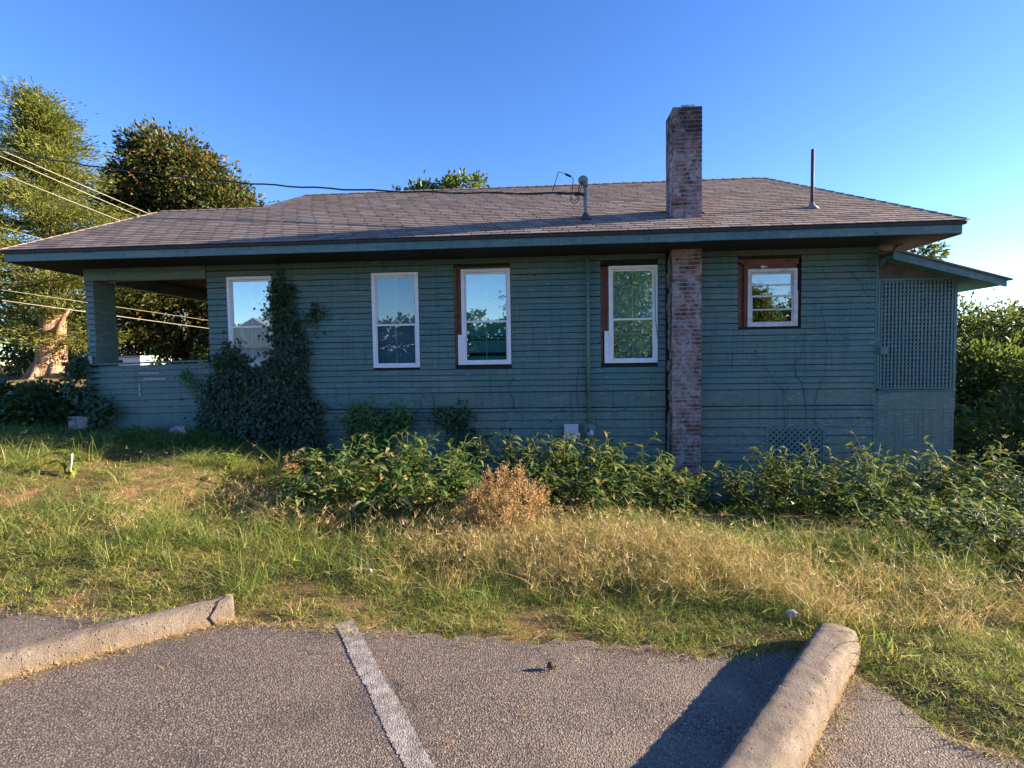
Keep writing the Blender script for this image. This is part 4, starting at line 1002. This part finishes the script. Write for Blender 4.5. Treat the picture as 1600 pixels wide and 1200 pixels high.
# ------------------------------------------------------------------ broad-leaved weeds: each plant a thing, each leaf a part
def leaf_mesh(name, m, tint, wid, curve, droop):
    ts = [0, .2, .45, .72, 1.0]; ws = [0, .72, 1.0, .62, 0]; v = []; f = []
    for t_, w_ in zip(ts, ws):
        zc_ = curve * math.sin(t_ * math.pi) * .5 - droop * t_ * t_; xx = t_
        if w_ == 0: v.append((xx, 0, zc_))
        else: v += [(xx, -w_ * wid / 2, zc_ + .18 * w_ * wid), (xx, 0, zc_), (xx, w_ * wid / 2, zc_ + .18 * w_ * wid)]
    f = [(0, 1, 2), (0, 2, 3), (1, 4, 5, 2), (2, 5, 6, 3), (4, 7, 8, 5), (5, 8, 9, 6), (7, 10, 8), (8, 10, 9)]
    return mesh(name, v, f, m, True, tint)
LEAF = [leaf_mesh('leaf', M['weed'], t_, w_, .22, d_) for t_ in (.15, .35, .5, .65, .8, 1.0) for w_, d_ in ((.34, .18), (.42, .32), (.28, .42))]
LIME = [leaf_mesh('leaf', M['lime_weed'], t_, w_, .2, .3) for t_ in (.2, .5, .8) for w_ in (.20, .28)]
BROAD = [leaf_mesh('leaf', M['lime_weed'], t_, .38, .25, .35) for t_ in (.1, .35, .6)]
def weed(x, y, h, label, group, leafset=LEAF, lscale=.15, nl_=16, nbr=4, spread=.32, lean=None, name='broadleaf_weed', cat='weed'):
    zb = gq(x, y) - .02; root = empty(name, (x, y, zb)); tag(root, label, cat, group)
    ln = lean if lean else (random.uniform(-.2, .2), random.uniform(-.2, .1))
    axes = []
    top = Vector((ln[0] * h, ln[1] * h, h)); P0 = [Vector((0, 0, 0)), top * .35 + Vector((random.uniform(-.03, .03), random.uniform(-.03, .03), 0)), top * .7, top]
    axes.append((P0, nl_, 1.0))
    for b_ in range(nbr):
        u = random.uniform(.18, .65); st_ = top * u; an = random.uniform(0, 2 * math.pi); L_ = h * spread * random.uniform(.7, 1.3)
        e_ = st_ + Vector((math.cos(an) * L_, math.sin(an) * L_, L_ * random.uniform(.5, 1.3)))
        axes.append(([st_, st_.lerp(e_, .33) + Vector((random.uniform(-.03, .03), random.uniform(-.03, .03), -.01)), st_.lerp(e_, .7) + Vector((random.uniform(-.03, .03), random.uniform(-.03, .03), .05)), e_], max(4, int(nl_ * .5)), .85))
    mb = MB()
    for (pp_, _, s_) in axes: mb.tube(pp_, [.008 * s_ * (1 - .7 * i / (len(pp_) - 1)) for i in range(len(pp_))], 5)
    me = mesh('stem', [tuple(q_) for q_ in mb.v], mb.f, M['stem'], True); stem = link('stem', me, root, root.location)
    for (pp_, n, s_) in axes:
        for k_ in range(n):
            u = .12 + .88 * (k_ + .5) / n if s_ == 1 else (k_ + .6) / n
            seg = u * (len(pp_) - 1); i = min(int(seg), len(pp_) - 2); c_ = pp_[i].lerp(pp_[i + 1], seg - i)
            an = k_ * 2.4 + random.uniform(-.5, .5); L_ = lscale * random.uniform(.65, 1.2) * (1.0 if u < .82 else .62) * (.75 + .25 * s_)
            tilt = random.uniform(-.1, .55) + (.5 if u > .85 else 0)
            o = bpy.data.objects.new('leaf', random.choice(leafset)); COL.objects.link(o); o.parent = root
            o.location = c_ ; o.rotation_euler = Euler((random.uniform(-.5, .5), -tilt, an)); o.scale = (L_, L_ * random.uniform(.85, 1.15), L_)
    return root
def sub(lab, x, y, xr, yr, nx_, ny_):
    i = min(nx_ - 1, max(0, int((x - xr[0]) / (xr[1] - xr[0]) * nx_))); j = min(ny_ - 1, max(0, int((y - yr[0]) / (yr[1] - yr[0]) * ny_)))
    xs_ = {3: ('left side', 'middle', 'right side'), 5: ('left end', 'left half', 'middle', 'right half', 'right end')}[nx_][i]
    ys_ = {2: ('front', 'back'), 3: ('front', 'second row', 'back by the wall')}[ny_][j]
    return '%s, %s %s' % (lab, xs_, ys_)
OLIVE = [leaf_mesh('leaf', M['weed'], t_, w_, .2, .4) for t_ in (.0, .3, .7, 1.0) for w_ in (.24, .32)]
gL = 'weeds between the ivy and the dead plant'; lL = 'broad leaved weed between ivy and dead plant'
for (x, y, h) in ((-2.75, 5.9, .58), (-2.5, 6.3, .70), (-2.3, 5.7, .66), (-2.05, 6.2, .82), (-1.8, 5.6, .66), (-1.75, 6.3, .84), (-1.5, 5.9, .78), (-1.3, 6.4, .80), (-1.15, 5.6, .60), (-2.45, 5.2, .46), (-2.0, 5.15, .52), (-1.6, 5.1, .55), (-1.2, 5.15, .50), (-3.05, 6.2, .50), (-.95, 6.2, .72), (-1.85, 6.65, .82), (-1.3, 6.8, .75), (-.9, 5.6, .52), (-2.9, 5.4, .46), (-.8, 5.2, .46), (-2.2, 5.45, .62), (-1.75, 4.9, .50), (-2.65, 5.0, .42), (-1.35, 4.85, .46), (-1.0, 5.4, .58), (-1.9, 5.9, .8)):
    weed(x, y, h, sub(lL, x, y, (-3.1, -.8), (4.8, 6.8), 3, 2), gL, lscale=random.uniform(.17, .225), nl_=19, nbr=5, spread=.38)
gM = 'weeds below the meter'; lM = 'broad leaved weed between dead plant and chimney'
for (x, y, h) in ((-.95, 7.6, .85), (-.55, 7.7, .92), (-.2, 8.0, .85), (-.3, 7.3, .80), (.0, 7.5, .90), (.3, 7.9, .95), (.4, 7.35, .92), (.7, 7.8, 1.0), (.75, 7.25, .92), (1.05, 7.7, .98), (1.15, 7.2, .85), (.2, 7.05, .75), (.6, 6.95, .74), (.95, 6.95, .70), (1.45, 7.6, .88), (-.1, 6.95, .66), (1.4, 7.1, .66), (.15, 7.7, .88), (1.65, 7.3, .72), (2.25, 7.85, .55), (-.6, 7.15, .7), (1.75, 7.75, .75), (-.05, 6.45, .48), (.35, 6.3, .45), (.75, 6.4, .50), (1.1, 6.3, .42), (1.5, 6.6, .46), (1.9, 6.9, .45), (.55, 6.0, .36), (2.15, 7.3, .42)):
    weed(x, y, h + .18, sub(lM, x, y, (-1.0, 2.3), (6.0, 8.1), 3, 2), gM, lscale=.20, nbr=5, spread=.36)
gR = 'weeds along the wall right of the chimney'; lR = 'broad leaved weed right of the chimney'
for i in range(74):
    u, w_ = (i * .618) % 1.0, (i * .7548) % 1.0
    x = 2.85 + 6.2 * u; ylo = 6.5 - 1.7 * min(1, max(0, (x - 3.0) / 2.2)); y = ylo + (8.1 - ylo) * w_
    h = random.uniform(.62, 1.0) * (1.08 if y > 6.6 else .72)
    if y < 5.8: h *= .85
    weed(x, y, h, sub(lR, x, y, (2.8, 9.1), (4.8, 8.1), 5, 3), gR, LEAF if i % 6 else OLIVE, lscale=random.uniform(.15, .215), nl_=18, nbr=random.choice((4, 5, 7)), spread=random.uniform(.3, .5), lean=(random.uniform(-.5, .15), random.uniform(-.35, .08)))
for (x, y, h, lab) in ((4.55, 5.15, .62, 'yellow green upright weed in the dry grass at right, tallest of the lime ones'), (5.05, 5.0, .48, 'low lime coloured weed just right of the tall yellow green one'), (5.9, 5.1, .55, 'lime coloured weed at the right edge of the photo')):
    weed(x, y, h, lab, 'lime coloured weeds in the dry grass', LIME, .15, 22, 4, .35)
for (x, y, h) in ((4.0, 4.6, .46), (4.35, 4.25, .40), (4.7, 4.5, .56), (5.1, 4.3, .58), (5.5, 4.6, .66), (3.7, 4.9, .46), (5.2, 4.9, .6), (4.5, 4.95, .56), (5.9, 4.5, .66), (3.3, 5.2, .44), (4.2, 4.9, .5), (4.9, 4.05, .42), (5.4, 4.15, .52), (5.0, 4.65, .6), (3.6, 4.55, .38), (5.7, 4.95, .62), (6.2, 4.7, .7), (5.9, 4.1, .5), (4.6, 4.15, .36), (4.2, 3.9, .34), (4.7, 3.75, .40), (5.1, 3.65, .42), (4.4, 3.6, .30), (5.4, 3.8, .48), (3.9, 4.2, .32), (4.9, 3.95, .45), (5.5, 3.5, .4), (5.8, 3.75, .5)):
    weed(x, y, h, sub('dark olive weed in the dry grass at right', x, y, (3.2, 6.3), (3.5, 5.2), 3, 3), 'olive weeds in the dry grass at right', OLIVE if h > .45 else LEAF, .13, 16, 7, .5, (random.uniform(-.5, .5), random.uniform(-.3, .2)))
weed(1.35, 4.9, .50, 'yellow green weed in dry grass in front of the chimney', None, LIME, .10, 20, 5, .4)
weed(-5.75, 5.55, .30, 'bright broad leaved weed on the sunlit bank at far left', None, BROAD, .22, 9, 2, .45)
weed(-3.75, 7.3, .34, 'small bright green weed in front of the ivy mound', None, LIME, .11, 12, 3, .4)
weed(-3.2, 7.3, .40, 'pale green weed at the right foot of the ivy mound', None, LEAF, .12, 12, 3, .4)
weed(-4.2, 6.3, .22, 'low bright green weed at the edge of the house shadow', None, LIME, .10, 22, 6, .6)

# dead dry weed
def dead_weed(x, y, h, R_, label, n=52):
    zb = gq(x, y); root = empty('dead_weed', (x, y, zb)); tag(root, label, 'weed')
    mb = MB(); C = []; D = []
    for i in range(n):
        an = random.uniform(0, 2 * math.pi); rr = R_ * math.sqrt(random.random()); hh = h * (1 - .45 * (rr / R_) ** 1.5) * random.uniform(.7, 1.05)
        e_ = Vector((x + rr * math.cos(an), y + rr * math.sin(an), zb + hh)); b_ = Vector((x + .15 * rr * math.cos(an), y + .15 * rr * math.sin(an), zb))
        mid = b_.lerp(e_, .5) + Vector((rr * .2 * math.cos(an), rr * .2 * math.sin(an), .02)); mb.tube([b_, mid, e_], [.006, .004, .002], 4)
        for k_ in range(16):
            u = .35 + .65 * random.random(); c_ = mid.lerp(e_, max(0, u * 1.2 - .2)) if u > .5 else b_.lerp(mid, u * 2)
            dv = Vector((random.gauss(0, .6), random.gauss(0, .6), .8)).normalized(); L_ = random.uniform(.04, .11); f_ = c_ + dv * L_
            mb.tube([c_, f_], [.0022, .0012], 3, False)
            for q_ in range(8):
                C.append(np.array(c_.lerp(f_, random.uniform(.3, 1.1))) + RNG.normal(0, .008, 3)); D.append(RNG.normal(0, 1, 3) + np.array([0, 0, .4]))
    part('stem', mb, M['dead_stem'], root, origin=root.location)
    C = np.array(C); D = np.array(D); m_ = len(C)
    leaves_obj('seed_heads', root, C, D, unit(m_), RNG.uniform(.012, .030, m_), RNG.uniform(.006, .013, m_), np.clip(RNG.normal(.5, .22, m_), 0, 1), M['dead_weed'])['kind'] = 'stuff'
dead_weed(-.40, 4.85, .70, .46, 'dead straw coloured bushy weed with dry seed heads before the wall', 70)
dead_weed(-3.55, 6.75, .34, .25, 'small withered brown weed in front of the ivy mound', 14)

# ------------------------------------------------------------------ grass (uncountable: instanced tufts)
SRC = bpy.data.collections.new('tuft_sources')
def tuft(name, m, nbl, h0, h1, rbase, lean, width, tmu, tsd, heads=0.0, seg=3):
    v = []; f = []; tt = []
    for i in range(nbl):
        an = random.uniform(0, 2 * math.pi); rr = rbase * math.sqrt(random.random()); b_ = Vector((rr * math.cos(an), rr * math.sin(an), -.01))
        h = random.uniform(h0, h1); az = random.uniform(0, 2 * math.pi); ln = abs(random.gauss(lean, lean * .5)); dirv = Vector((math.cos(az), math.sin(az), 0)); sd = Vector((-dirv.y, dirv.x, 0)); fa = random.uniform(0, 3.14); sd = (sd * math.cos(fa) + dirv * math.sin(fa)) * width * random.uniform(.6, 1.3)
        n0 = len(v); t_ = min(1, max(0, random.gauss(tmu, tsd)))
        for k_ in range(seg + 1):
            u = k_ / seg; p_ = b_ + dirv * (h * ln * u * u * 1.3) + Vector((0, 0, h * (u - .28 * ln * u * u * u)))
            w_ = (1 - u) ** .6
            if k_ < seg: v += [p_ - sd * w_ * .5, p_ + sd * w_ * .5]; tt += [t_, t_]
            else: v.append(p_); tt.append(t_)
        for k_ in range(seg - 1): f.append((n0 + 2 * k_, n0 + 2 * k_ + 1, n0 + 2 * k_ + 3, n0 + 2 * k_ + 2))
        f.append((n0 + 2 * seg - 2, n0 + 2 * seg - 1, n0 + 2 * seg))
        if random.random() < heads:           # finger-like seed heads
            tip = v[-1]
            for q_ in range(random.randint(2, 4)):
                a2 = random.uniform(0, 2 * math.pi); e_ = tip + Vector((math.cos(a2) * .05, math.sin(a2) * .05, random.uniform(-.01, .05))); s2 = Vector((-math.sin(a2), math.cos(a2), .5)) * .0022
                n1 = len(v); v += [tip - s2, tip + s2, e_]; f.append((n1, n1 + 1, n1 + 2)); tt += [min(1, t_ + .15)] * 3
    me = mesh(name, [tuple(q_) for q_ in v], f, m, False, tt)
    o = bpy.data.objects.new(name, me); return o
def gn_scatter(name, label, sources, P, rot, scl, idx, mat):
    colx = bpy.data.collections.new(name + '_source')
    for s_ in sources: colx.objects.link(s_)
    me = bpy.data.meshes.new(name); me.from_pydata(P.tolist(), [], [])
    a = me.attributes.new('rot', 'FLOAT_VECTOR', 'POINT'); a.data.foreach_set('vector', rot.astype(np.float32).ravel())
    a = me.attributes.new('scl', 'FLOAT', 'POINT'); a.data.foreach_set('value', scl.astype(np.float32))
    a = me.attributes.new('idx', 'INT', 'POINT'); a.data.foreach_set('value', idx.astype(np.int32))
    me.materials.append(mat)
    o = bpy.data.objects.new(name, me); COL.objects.link(o)
    ng = bpy.data.node_groups.new(name, 'GeometryNodeTree')
    ng.interface.new_socket('Geometry', in_out='INPUT', socket_type='NodeSocketGeometry'); ng.interface.new_socket('Geometry', in_out='OUTPUT', socket_type='NodeSocketGeometry')
    N_ = ng.nodes; gi = N_.new('NodeGroupInput'); go = N_.new('NodeGroupOutput'); ip = N_.new('GeometryNodeInstanceOnPoints'); ci = N_.new('GeometryNodeCollectionInfo')
    ci.inputs['Collection'].default_value = colx; ci.inputs['Separate Children'].default_value = True; ci.inputs['Reset Children'].default_value = True
    def na(nm, typ):
        x_ = N_.new('GeometryNodeInputNamedAttribute'); x_.data_type = typ; x_.inputs['Name'].default_value = nm; return x_.outputs[0]
    er = N_.new('FunctionNodeEulerToRotation')
    Lk = ng.links.new
    Lk(na('rot', 'FLOAT_VECTOR'), er.inputs[0]); Lk(gi.outputs[0], ip.inputs['Points']); Lk(ci.outputs[0], ip.inputs['Instance'])
    ip.inputs['Pick Instance'].default_value = True
    Lk(na('idx', 'INT'), ip.inputs['Instance Index']); Lk(er.outputs[0], ip.inputs['Rotation']); Lk(na('scl', 'FLOAT'), ip.inputs['Scale']); Lk(ip.outputs[0], go.inputs[0])
    md = o.modifiers.new('scatter', 'NODES'); md.node_group = ng
    return tag(o, label, kind='stuff')
def vnoise(x, y, s, seed=0):
    """cheap smooth value noise in 0..1"""
    r_ = np.random.default_rng(seed).random((64, 64)); u = x * s; v = y * s; i = np.floor(u).astype(int); j = np.floor(v).astype(int); fu = u - i; fv = v - j; fu = fu * fu * (3 - 2 * fu); fv = fv * fv * (3 - 2 * fv)
    g_ = lambda a, b: r_[a % 64, b % 64]
    return (g_(i, j) * (1 - fu) + g_(i + 1, j) * fu) * (1 - fv) + (g_(i, j + 1) * (1 - fu) + g_(i + 1, j + 1) * fu) * fv
def inframe(x, y):
    """keep only ground the camera could see, with a margin"""
    f_ = x * Fw.x + y * Fw.y; r_ = x * Rt0.x + y * Rt0.y; return (f_ > 0.8) & (np.abs(r_) < f_ * 1.2 + 2.6)
def scatter(name, label, srcs, dens, box, maxd, mat, s0=.7, s1=1.3, tilt=.12, lift=0.0, seed=1):
    r_ = np.random.default_rng(seed); n = int((box[1] - box[0]) * (box[3] - box[2]) * maxd)
    x = r_.uniform(box[0], box[1], n); y = r_.uniform(box[2], box[3], n)
    keep = (r_.random(n) < dens(x, y)) & inframe(x, y); x = x[keep]; y = y[keep]; n = len(x)
    P = np.stack([x, y, gz(x, y) + lift], 1); rot = np.stack([r_.normal(0, tilt, n), r_.normal(0, tilt, n), r_.uniform(0, 6.28, n)], 1)
    return gn_scatter(name, label, srcs, P, rot, r_.uniform(s0, s1, n), r_.integers(0, len(srcs), n), mat)
def grass_side(x, y, mar=0.0): return y - edge_y(x) - mar
sm = lambda a, b, v: np.clip((v - a) / (b - a), 0, 1)
def bare(x, y):    # bare red earth patches, mostly at the far left
    p = sm(.46, .62, vnoise(x, y, .9, 3)) * sm(-2.6, -4.2, x)
    p2 = sm(.60, .74, vnoise(x, y, 1.7, 9)) * .6 * sm(1.2, .4, grass_side(x, y))
    return np.clip(p + p2, 0, 1)
wallcut = lambda x, y: (y < YW - .05) | (x < -8.4) | (x > 6.7)
def under_stop(x, y):
    out = np.ones(len(x))
    for (a, b, w) in (((-3.30, 1.78), (-1.90, 2.84), .165), (tuple(aa), tuple(bb + dd * .14), .212)):
        ax, ay = a; dx, dy = b[0] - ax, b[1] - ay; L_ = math.hypot(dx, dy); dx /= L_; dy /= L_
        u = (x - ax) * dx + (y - ay) * dy; v_ = -(x - ax) * dy + (y - ay) * dx
        out *= ~((u > -.05) & (u < L_ + .03) & (v_ > -.03) & (v_ < w + .03))
    return out
lawn_src = [tuft('lawn_tuft', M['lawn'], 34, .025, .065, .075, 1.0, .0034, .50, .22) for _ in range(4)] + [tuft('lawn_tuft', M['lawn'], 30, .02, .05, .08, 1.1, .0034, .82, .2) for _ in range(2)]
def d_lawn(x, y):
    gs = grass_side(x, y); d_ = sm(-.06, .04, gs) * (1 - .78 * bare(x, y)) * wallcut(x, y)
    zone = np.where(x < -2.2, 1.0, sm(2.6, 1.2, gs)) + np.where(x > 1.4, sm(2.2, 1.5, gs) * .9, 0)
    return d_ * np.clip(zone, 0, 1) * (.55 + .45 * vnoise(x, y, 2.3, 4)) * under_stop(x, y)
scatter('lawn_grass', 'short green and straw coloured lawn grass along the asphalt edge', lawn_src, d_lawn, (-13, 11, 1.0, 9.5), 480, M['lawn'], .7, 1.5, .2, seed=2)
mid_src = [tuft('grass_tuft', M['green_grass'], 24, .09, .27, .07, .95, .0048, .50, .26, .10) for _ in range(5)]
def d_mid(x, y):
    gs = grass_side(x, y)
    band = sm(.25, .9, gs) * np.where(x > -2.5, .8, .25 + .5 * vnoise(x, y, .8, 21)) * np.where(x > -1.2, sm(5.9, 5.1, y), sm(8.6, 7.6, y)) 
    left = np.where(x < -4.5, .55, 1.0); rightlawn = np.where((x > 1.6) & (gs < 1.9), .07, 1)
    return band * left * rightlawn * (1 - .9 * bare(x, y)) * (.4 + .6 * vnoise(x, y, 1.6, 5)) * wallcut(x, y) * under_stop(x, y)
scatter('green_grass', 'tufts of mid height green grass on the bank', mid_src, d_mid, (-11, 11, 2.4, 8.8), 135, M['green_grass'], .6, 1.5, .2, seed=3)
straw_src = [tuft('straw_tuft', M['straw'], 26, .14, .34, .10, .80, .0040, .52, .22, .40, 4) for _ in range(6)]
def d_straw(x, y):
    gs = grass_side(x, y)
    core = sm(.5, 1.0, gs) * sm(2.95, 2.2, gs + .5 * vnoise(x, y, .9, 77)) * sm(-1.5, .1, x) * (1 - .8 * sm(2.4, 4.4, x + .8 * vnoise(x, y, .8, 78)))
    leftp = .22 * sm(.9, 1.8, gs) * sm(-6.5, -4.5, x) * (x < -.5) * (vnoise(x, y, .9, 31) > .45) * sm(7.2, 6.2, y)
    return np.clip(core + leftp, 0, 1) * (.15 + .85 * sm(.25, .6, vnoise(x, y, 1.9, 7))) * under_stop(x, y)
scatter('dry_grass', 'tall dry straw coloured grass with seed heads in front of the wall', straw_src, d_straw, (-7, 10, 2.9, 7.8), 120, M['straw'], .6, 1.25, .22, seed=4)
shade_src = [tuft('ground_cover', M['green_vine'], 20, .05, .16, .10, 1.0, .030, .45, .25, 0, 2) for _ in range(4)]
def d_shade(x, y):
    return (sm(7.0, 8.0, y + .25 * vnoise(x, y, 1.2, 2) + .12 * np.maximum(0, -x - 4)) * .9 + .25 * (vnoise(x, y, 1.1, 41) > .62) * (grass_side(x, y) > 1.3)) * wallcut(x, y)
scatter('ground_cover', 'low leafy ground cover in the shade along the foundation', shade_src, d_shade, (-13, 10, 4.2, 9.8), 60, M['green_vine'], .6, 1.5, .15, seed=5)
# dry clippings gathered along the wheel stops and the asphalt edge
clip_src = [tuft('clipping', M['straw'], 7, .02, .05, .03, 2.2, .003, .55, .25, 0, 2) for _ in range(4)]
def d_clip(x, y):
    out = np.zeros(len(x))
    for (a, b) in (((-3.30, 1.78), (-1.90, 2.84)), (tuple(aa), tuple(bb))):
        ax, ay = a; dx, dy = b[0] - ax, b[1] - ay; L_ = math.hypot(dx, dy); dx /= L_; dy /= L_
        u = (x - ax) * dx + (y - ay) * dy; v_ = (x - ax) * dy - (y - ay) * dx
        out += (u > -.05) * (u < L_ + .05) * (v_ > -.008) * np.exp(-np.clip(v_, 0, 9) / .022)
    gs = grass_side(x, y); out += .4 * np.exp(-((gs + .02) / .05) ** 2) * (vnoise(x, y, 3, 5) > .35) + .0015 * (gs < 0) * (y > .8)
    return out
def sc_clip():
    r_ = np.random.default_rng(9); n = 60000; x = r_.uniform(-3.6, 3.2, n); y = r_.uniform(.6, 3.1, n)
    k_ = (r_.random(n) < d_clip(x, y)) & inframe(x, y); x, y = x[k_], y[k_]; n = len(x)
    gn_scatter('grass_clippings', 'dry tan grass clippings lying along the wheel stops', clip_src, np.stack([x, y, np.where(grass_side(x, y) < 0, .003, gz(x, y))], 1), np.stack([r_.normal(0, .3, n), r_.normal(0, .3, n), r_.uniform(0, 6.28, n)], 1), r_.uniform(.5, 1.2, n), r_.integers(0, 4, n), M['straw'])
sc_clip()
thatch_src = [tuft('thatch', M['straw'], 12, .03, .09, .07, 2.4, .003, .45, .28, 0, 2) for _ in range(4)]
def d_thatch(x, y): return sm(.0, .12, grass_side(x, y)) * (.3 + .7 * vnoise(x, y, 2.7, 61)) * wallcut(x, y) * under_stop(x, y) * np.where(x < -1.5, 1, .45)
scatter('thatch', 'flattened dry straw litter lying between the grass tufts', thatch_src, d_thatch, (-11, 9, 1.2, 7.5), 75, M['straw'], .6, 1.4, .25, .006, seed=12)

# ------------------------------------------------------------------ small things
def rock(name, c, r, m, label, cat, seed, sq=(1, 1, .7)):
    rn = random.Random(seed); mb = MB(); mb.ball((0, 0, 0), r, r, r, 9, 6)
    bumps = [(Vector((rn.gauss(0, 1), rn.gauss(0, 1), rn.gauss(0, 1))).normalized(), rn.uniform(.5, .95)) for _ in range(9)]
    vs_ = []
    for q_ in mb.v:
        q_ = Vector(q_)
        for n_, d_ in bumps:
            e_ = q_.dot(n_) - d_ * r
            if e_ > 0: q_ -= n_ * e_
        vs_.append((q_.x * sq[0] + c[0], q_.y * sq[1] + c[1], q_.z * sq[2] + c[2]))
    mb.v = vs_; return tag(part(name, mb, m, None), label, cat)
white_stone = m_plain('pale_stone', (.42, .38, .34), .85, .2, 30, .5)
rock('rock', (1.44, 2.99, .025), .036, white_stone, 'whitish stone in the grass behind the right wheel stop', 'rock', 2)
rock('rock', (-1.31, 3.5, .03), .026, white_stone, 'pale stone in the grass behind the end of the left wheel stop', 'rock', 3, (1.3, .8, .6))
rock('rock', (-9.0, 7.9, .44), .16, M['stone'], 'grey flat stone in the shade left of the porch foundation', 'rock', 5, (1.3, .8, .45))
rock('rock', (-6.35, 8.2, .36), .20, M['stone'], 'grey stone leaning at the porch foundation beside the ivy', 'rock', 6, (1.1, .6, .8))
mb = MB(); mb.box(-8.47, -8.33, 8.28, 8.48, .25, .66); mb.box(-8.315, -8.20, 8.28, 8.48, .25, .65); tag(part('concrete_block', mb, M['stone'], None), 'grey hollow concrete block standing at the porch corner', 'block')
mb = MB(); mb.tube([(-5.53, 5.40, .33), (-5.50, 5.40, .50), (-5.485, 5.39, .545)], [.009, .010, .008], 6); tag(part('stick', mb, M['old_white'], None, True), 'short white stick standing beside the weed on the bank', 'stick')
# pine cone on the asphalt
cone = empty('pine_cone', (.01, 2.44, .02)); tag(cone, 'small brown pine cone lying on the asphalt', 'pine cone')
mb = MB(); mb.ball((.01, 2.44, .022), .020, .014, .016, 8, 6); part('core', mb, M['dark_bark'], cone, True)
mb = MB()
for i in range(26):
    th = i * 2.4; u = -1 + 2 * (i + .5) / 26; rr = .019 * math.sqrt(1 - u * u) + .002; c_ = Vector((.01 + u * .022, 2.44 + rr * math.cos(th), .024 + rr * math.sin(th))); n_ = Vector((u * .4, math.cos(th), math.sin(th))) * .008
    mb.add([c_ + Vector((-.005, 0, 0)), c_ + n_ + Vector((.003, .003, 0)), c_ + n_ + Vector((.003, -.003, 0)), c_ + Vector((.005, .003, .002))], [(0, 1, 2), (1, 3, 2), (0, 3, 1)])
part('scales', mb, M['dark_bark'], cone)
# fallen leaves and paper scraps
def fallen(x, y, s, m, label, seed):
    rn = random.Random(seed); zb = max(gq(x, y), 0 if grass_side(np.array([x]), np.array([y]))[0] < 0 else -9) + .012
    mb = MB(); a_ = rn.uniform(0, 6); ca, sa = math.cos(a_), math.sin(a_); pts_ = [(-1, 0, 0), (-.3, .45, .12), (.5, .35, .05), (1, 0, .15), (.4, -.4, .1), (-.4, -.35, 0)]
    mb.add([(x, y, zb)] + [(x + s * (p_[0] * ca - p_[1] * sa), y + s * (p_[0] * sa + p_[1] * ca), zb + s * p_[2]) for p_ in pts_], [(0, 1 + i, 1 + (i + 1) % 6) for i in range(6)])
    return tag(part('fallen_leaf', mb, m, None), label, 'leaf')
fallen(1.05, 2.57, .03, M['dead_weed'].copy(), 'dry tan leaf at the asphalt edge left of the right wheel stop', 1)
fallen(1.25, 3.15, .035, M['lime_weed'], 'yellow leaf in the grass behind the white stone', 2)
fallen(.55, 2.62, .015, M['dead_weed'], 'small curled tan leaf at the grass edge in the middle', 3)

# ------------------------------------------------------------------ what the window panes mirror: across the parking lot
nh_ = empty('neighbour_house', (-22.8, -21, 0)); tag(nh_, 'gabled house across the lot, mirrored in the leftmost window', 'house')
mb = MB(); mb.box(-26, -19.6, -27, -21, 0, 3.0); part('wall', mb, m_plain('pale_siding', (.42, .44, .47), .7, .1, 2), nh_)
mb = MB(); mb.prism([(-26.6, -20.6, 2.8), (-19.0, -20.6, 2.8), (-22.8, -20.6, 5.2)], (0, -7, 0)); part('roof', mb, M['mast_metal'], nh_)
for xx in (-25.0, -21.6):
    mb = MB(); mb.box(xx, xx + 1.0, -21.0, -20.95, 1.0, 2.4); part('window', mb, M['white_vinyl'], nh_)
for (x, y, r, h, lab) in ((3.2, -21, 6.2, 10.5, 'big tree across the lot, mirrored in the windows beside the mast'), (14.6, -21, 2.4, 6.5, 'loose tree across the lot, mirrored in the small right window')):
    clump_tree('mirrored_tree', lab, (x, y, 0), [((x, y, h * .45), r, r, h * .42), ((x + r * .3, y, h * .7), r * .6, r * .6, h * .28)], 'shrub', .24, .15, h * .6, .25, 30000, 'tree', .55, .55, shell=.2)

tl = clump_tree('added_treeline', 'low wood added unseen across the parking lot to hide the bright horizon in reflections', (0, -30, 0), [((x_, -30 + (x_ % 3), 1.9), 4.4, 2.6, 3.2 + (x_ * 7 % 5) * .3) for x_ in range(-44, 40, 6)] + [((x_, -31, .7), 3.4, 1.5, 1.3) for x_ in range(-46, 42, 5)], 'shrub', .42, .32, .6, .1, 100000, 'added_treeline', .5, .45, shell=.3)
tl['kind'] = 'stuff'  # tree row added to block the bright horizon in the mirrored panes
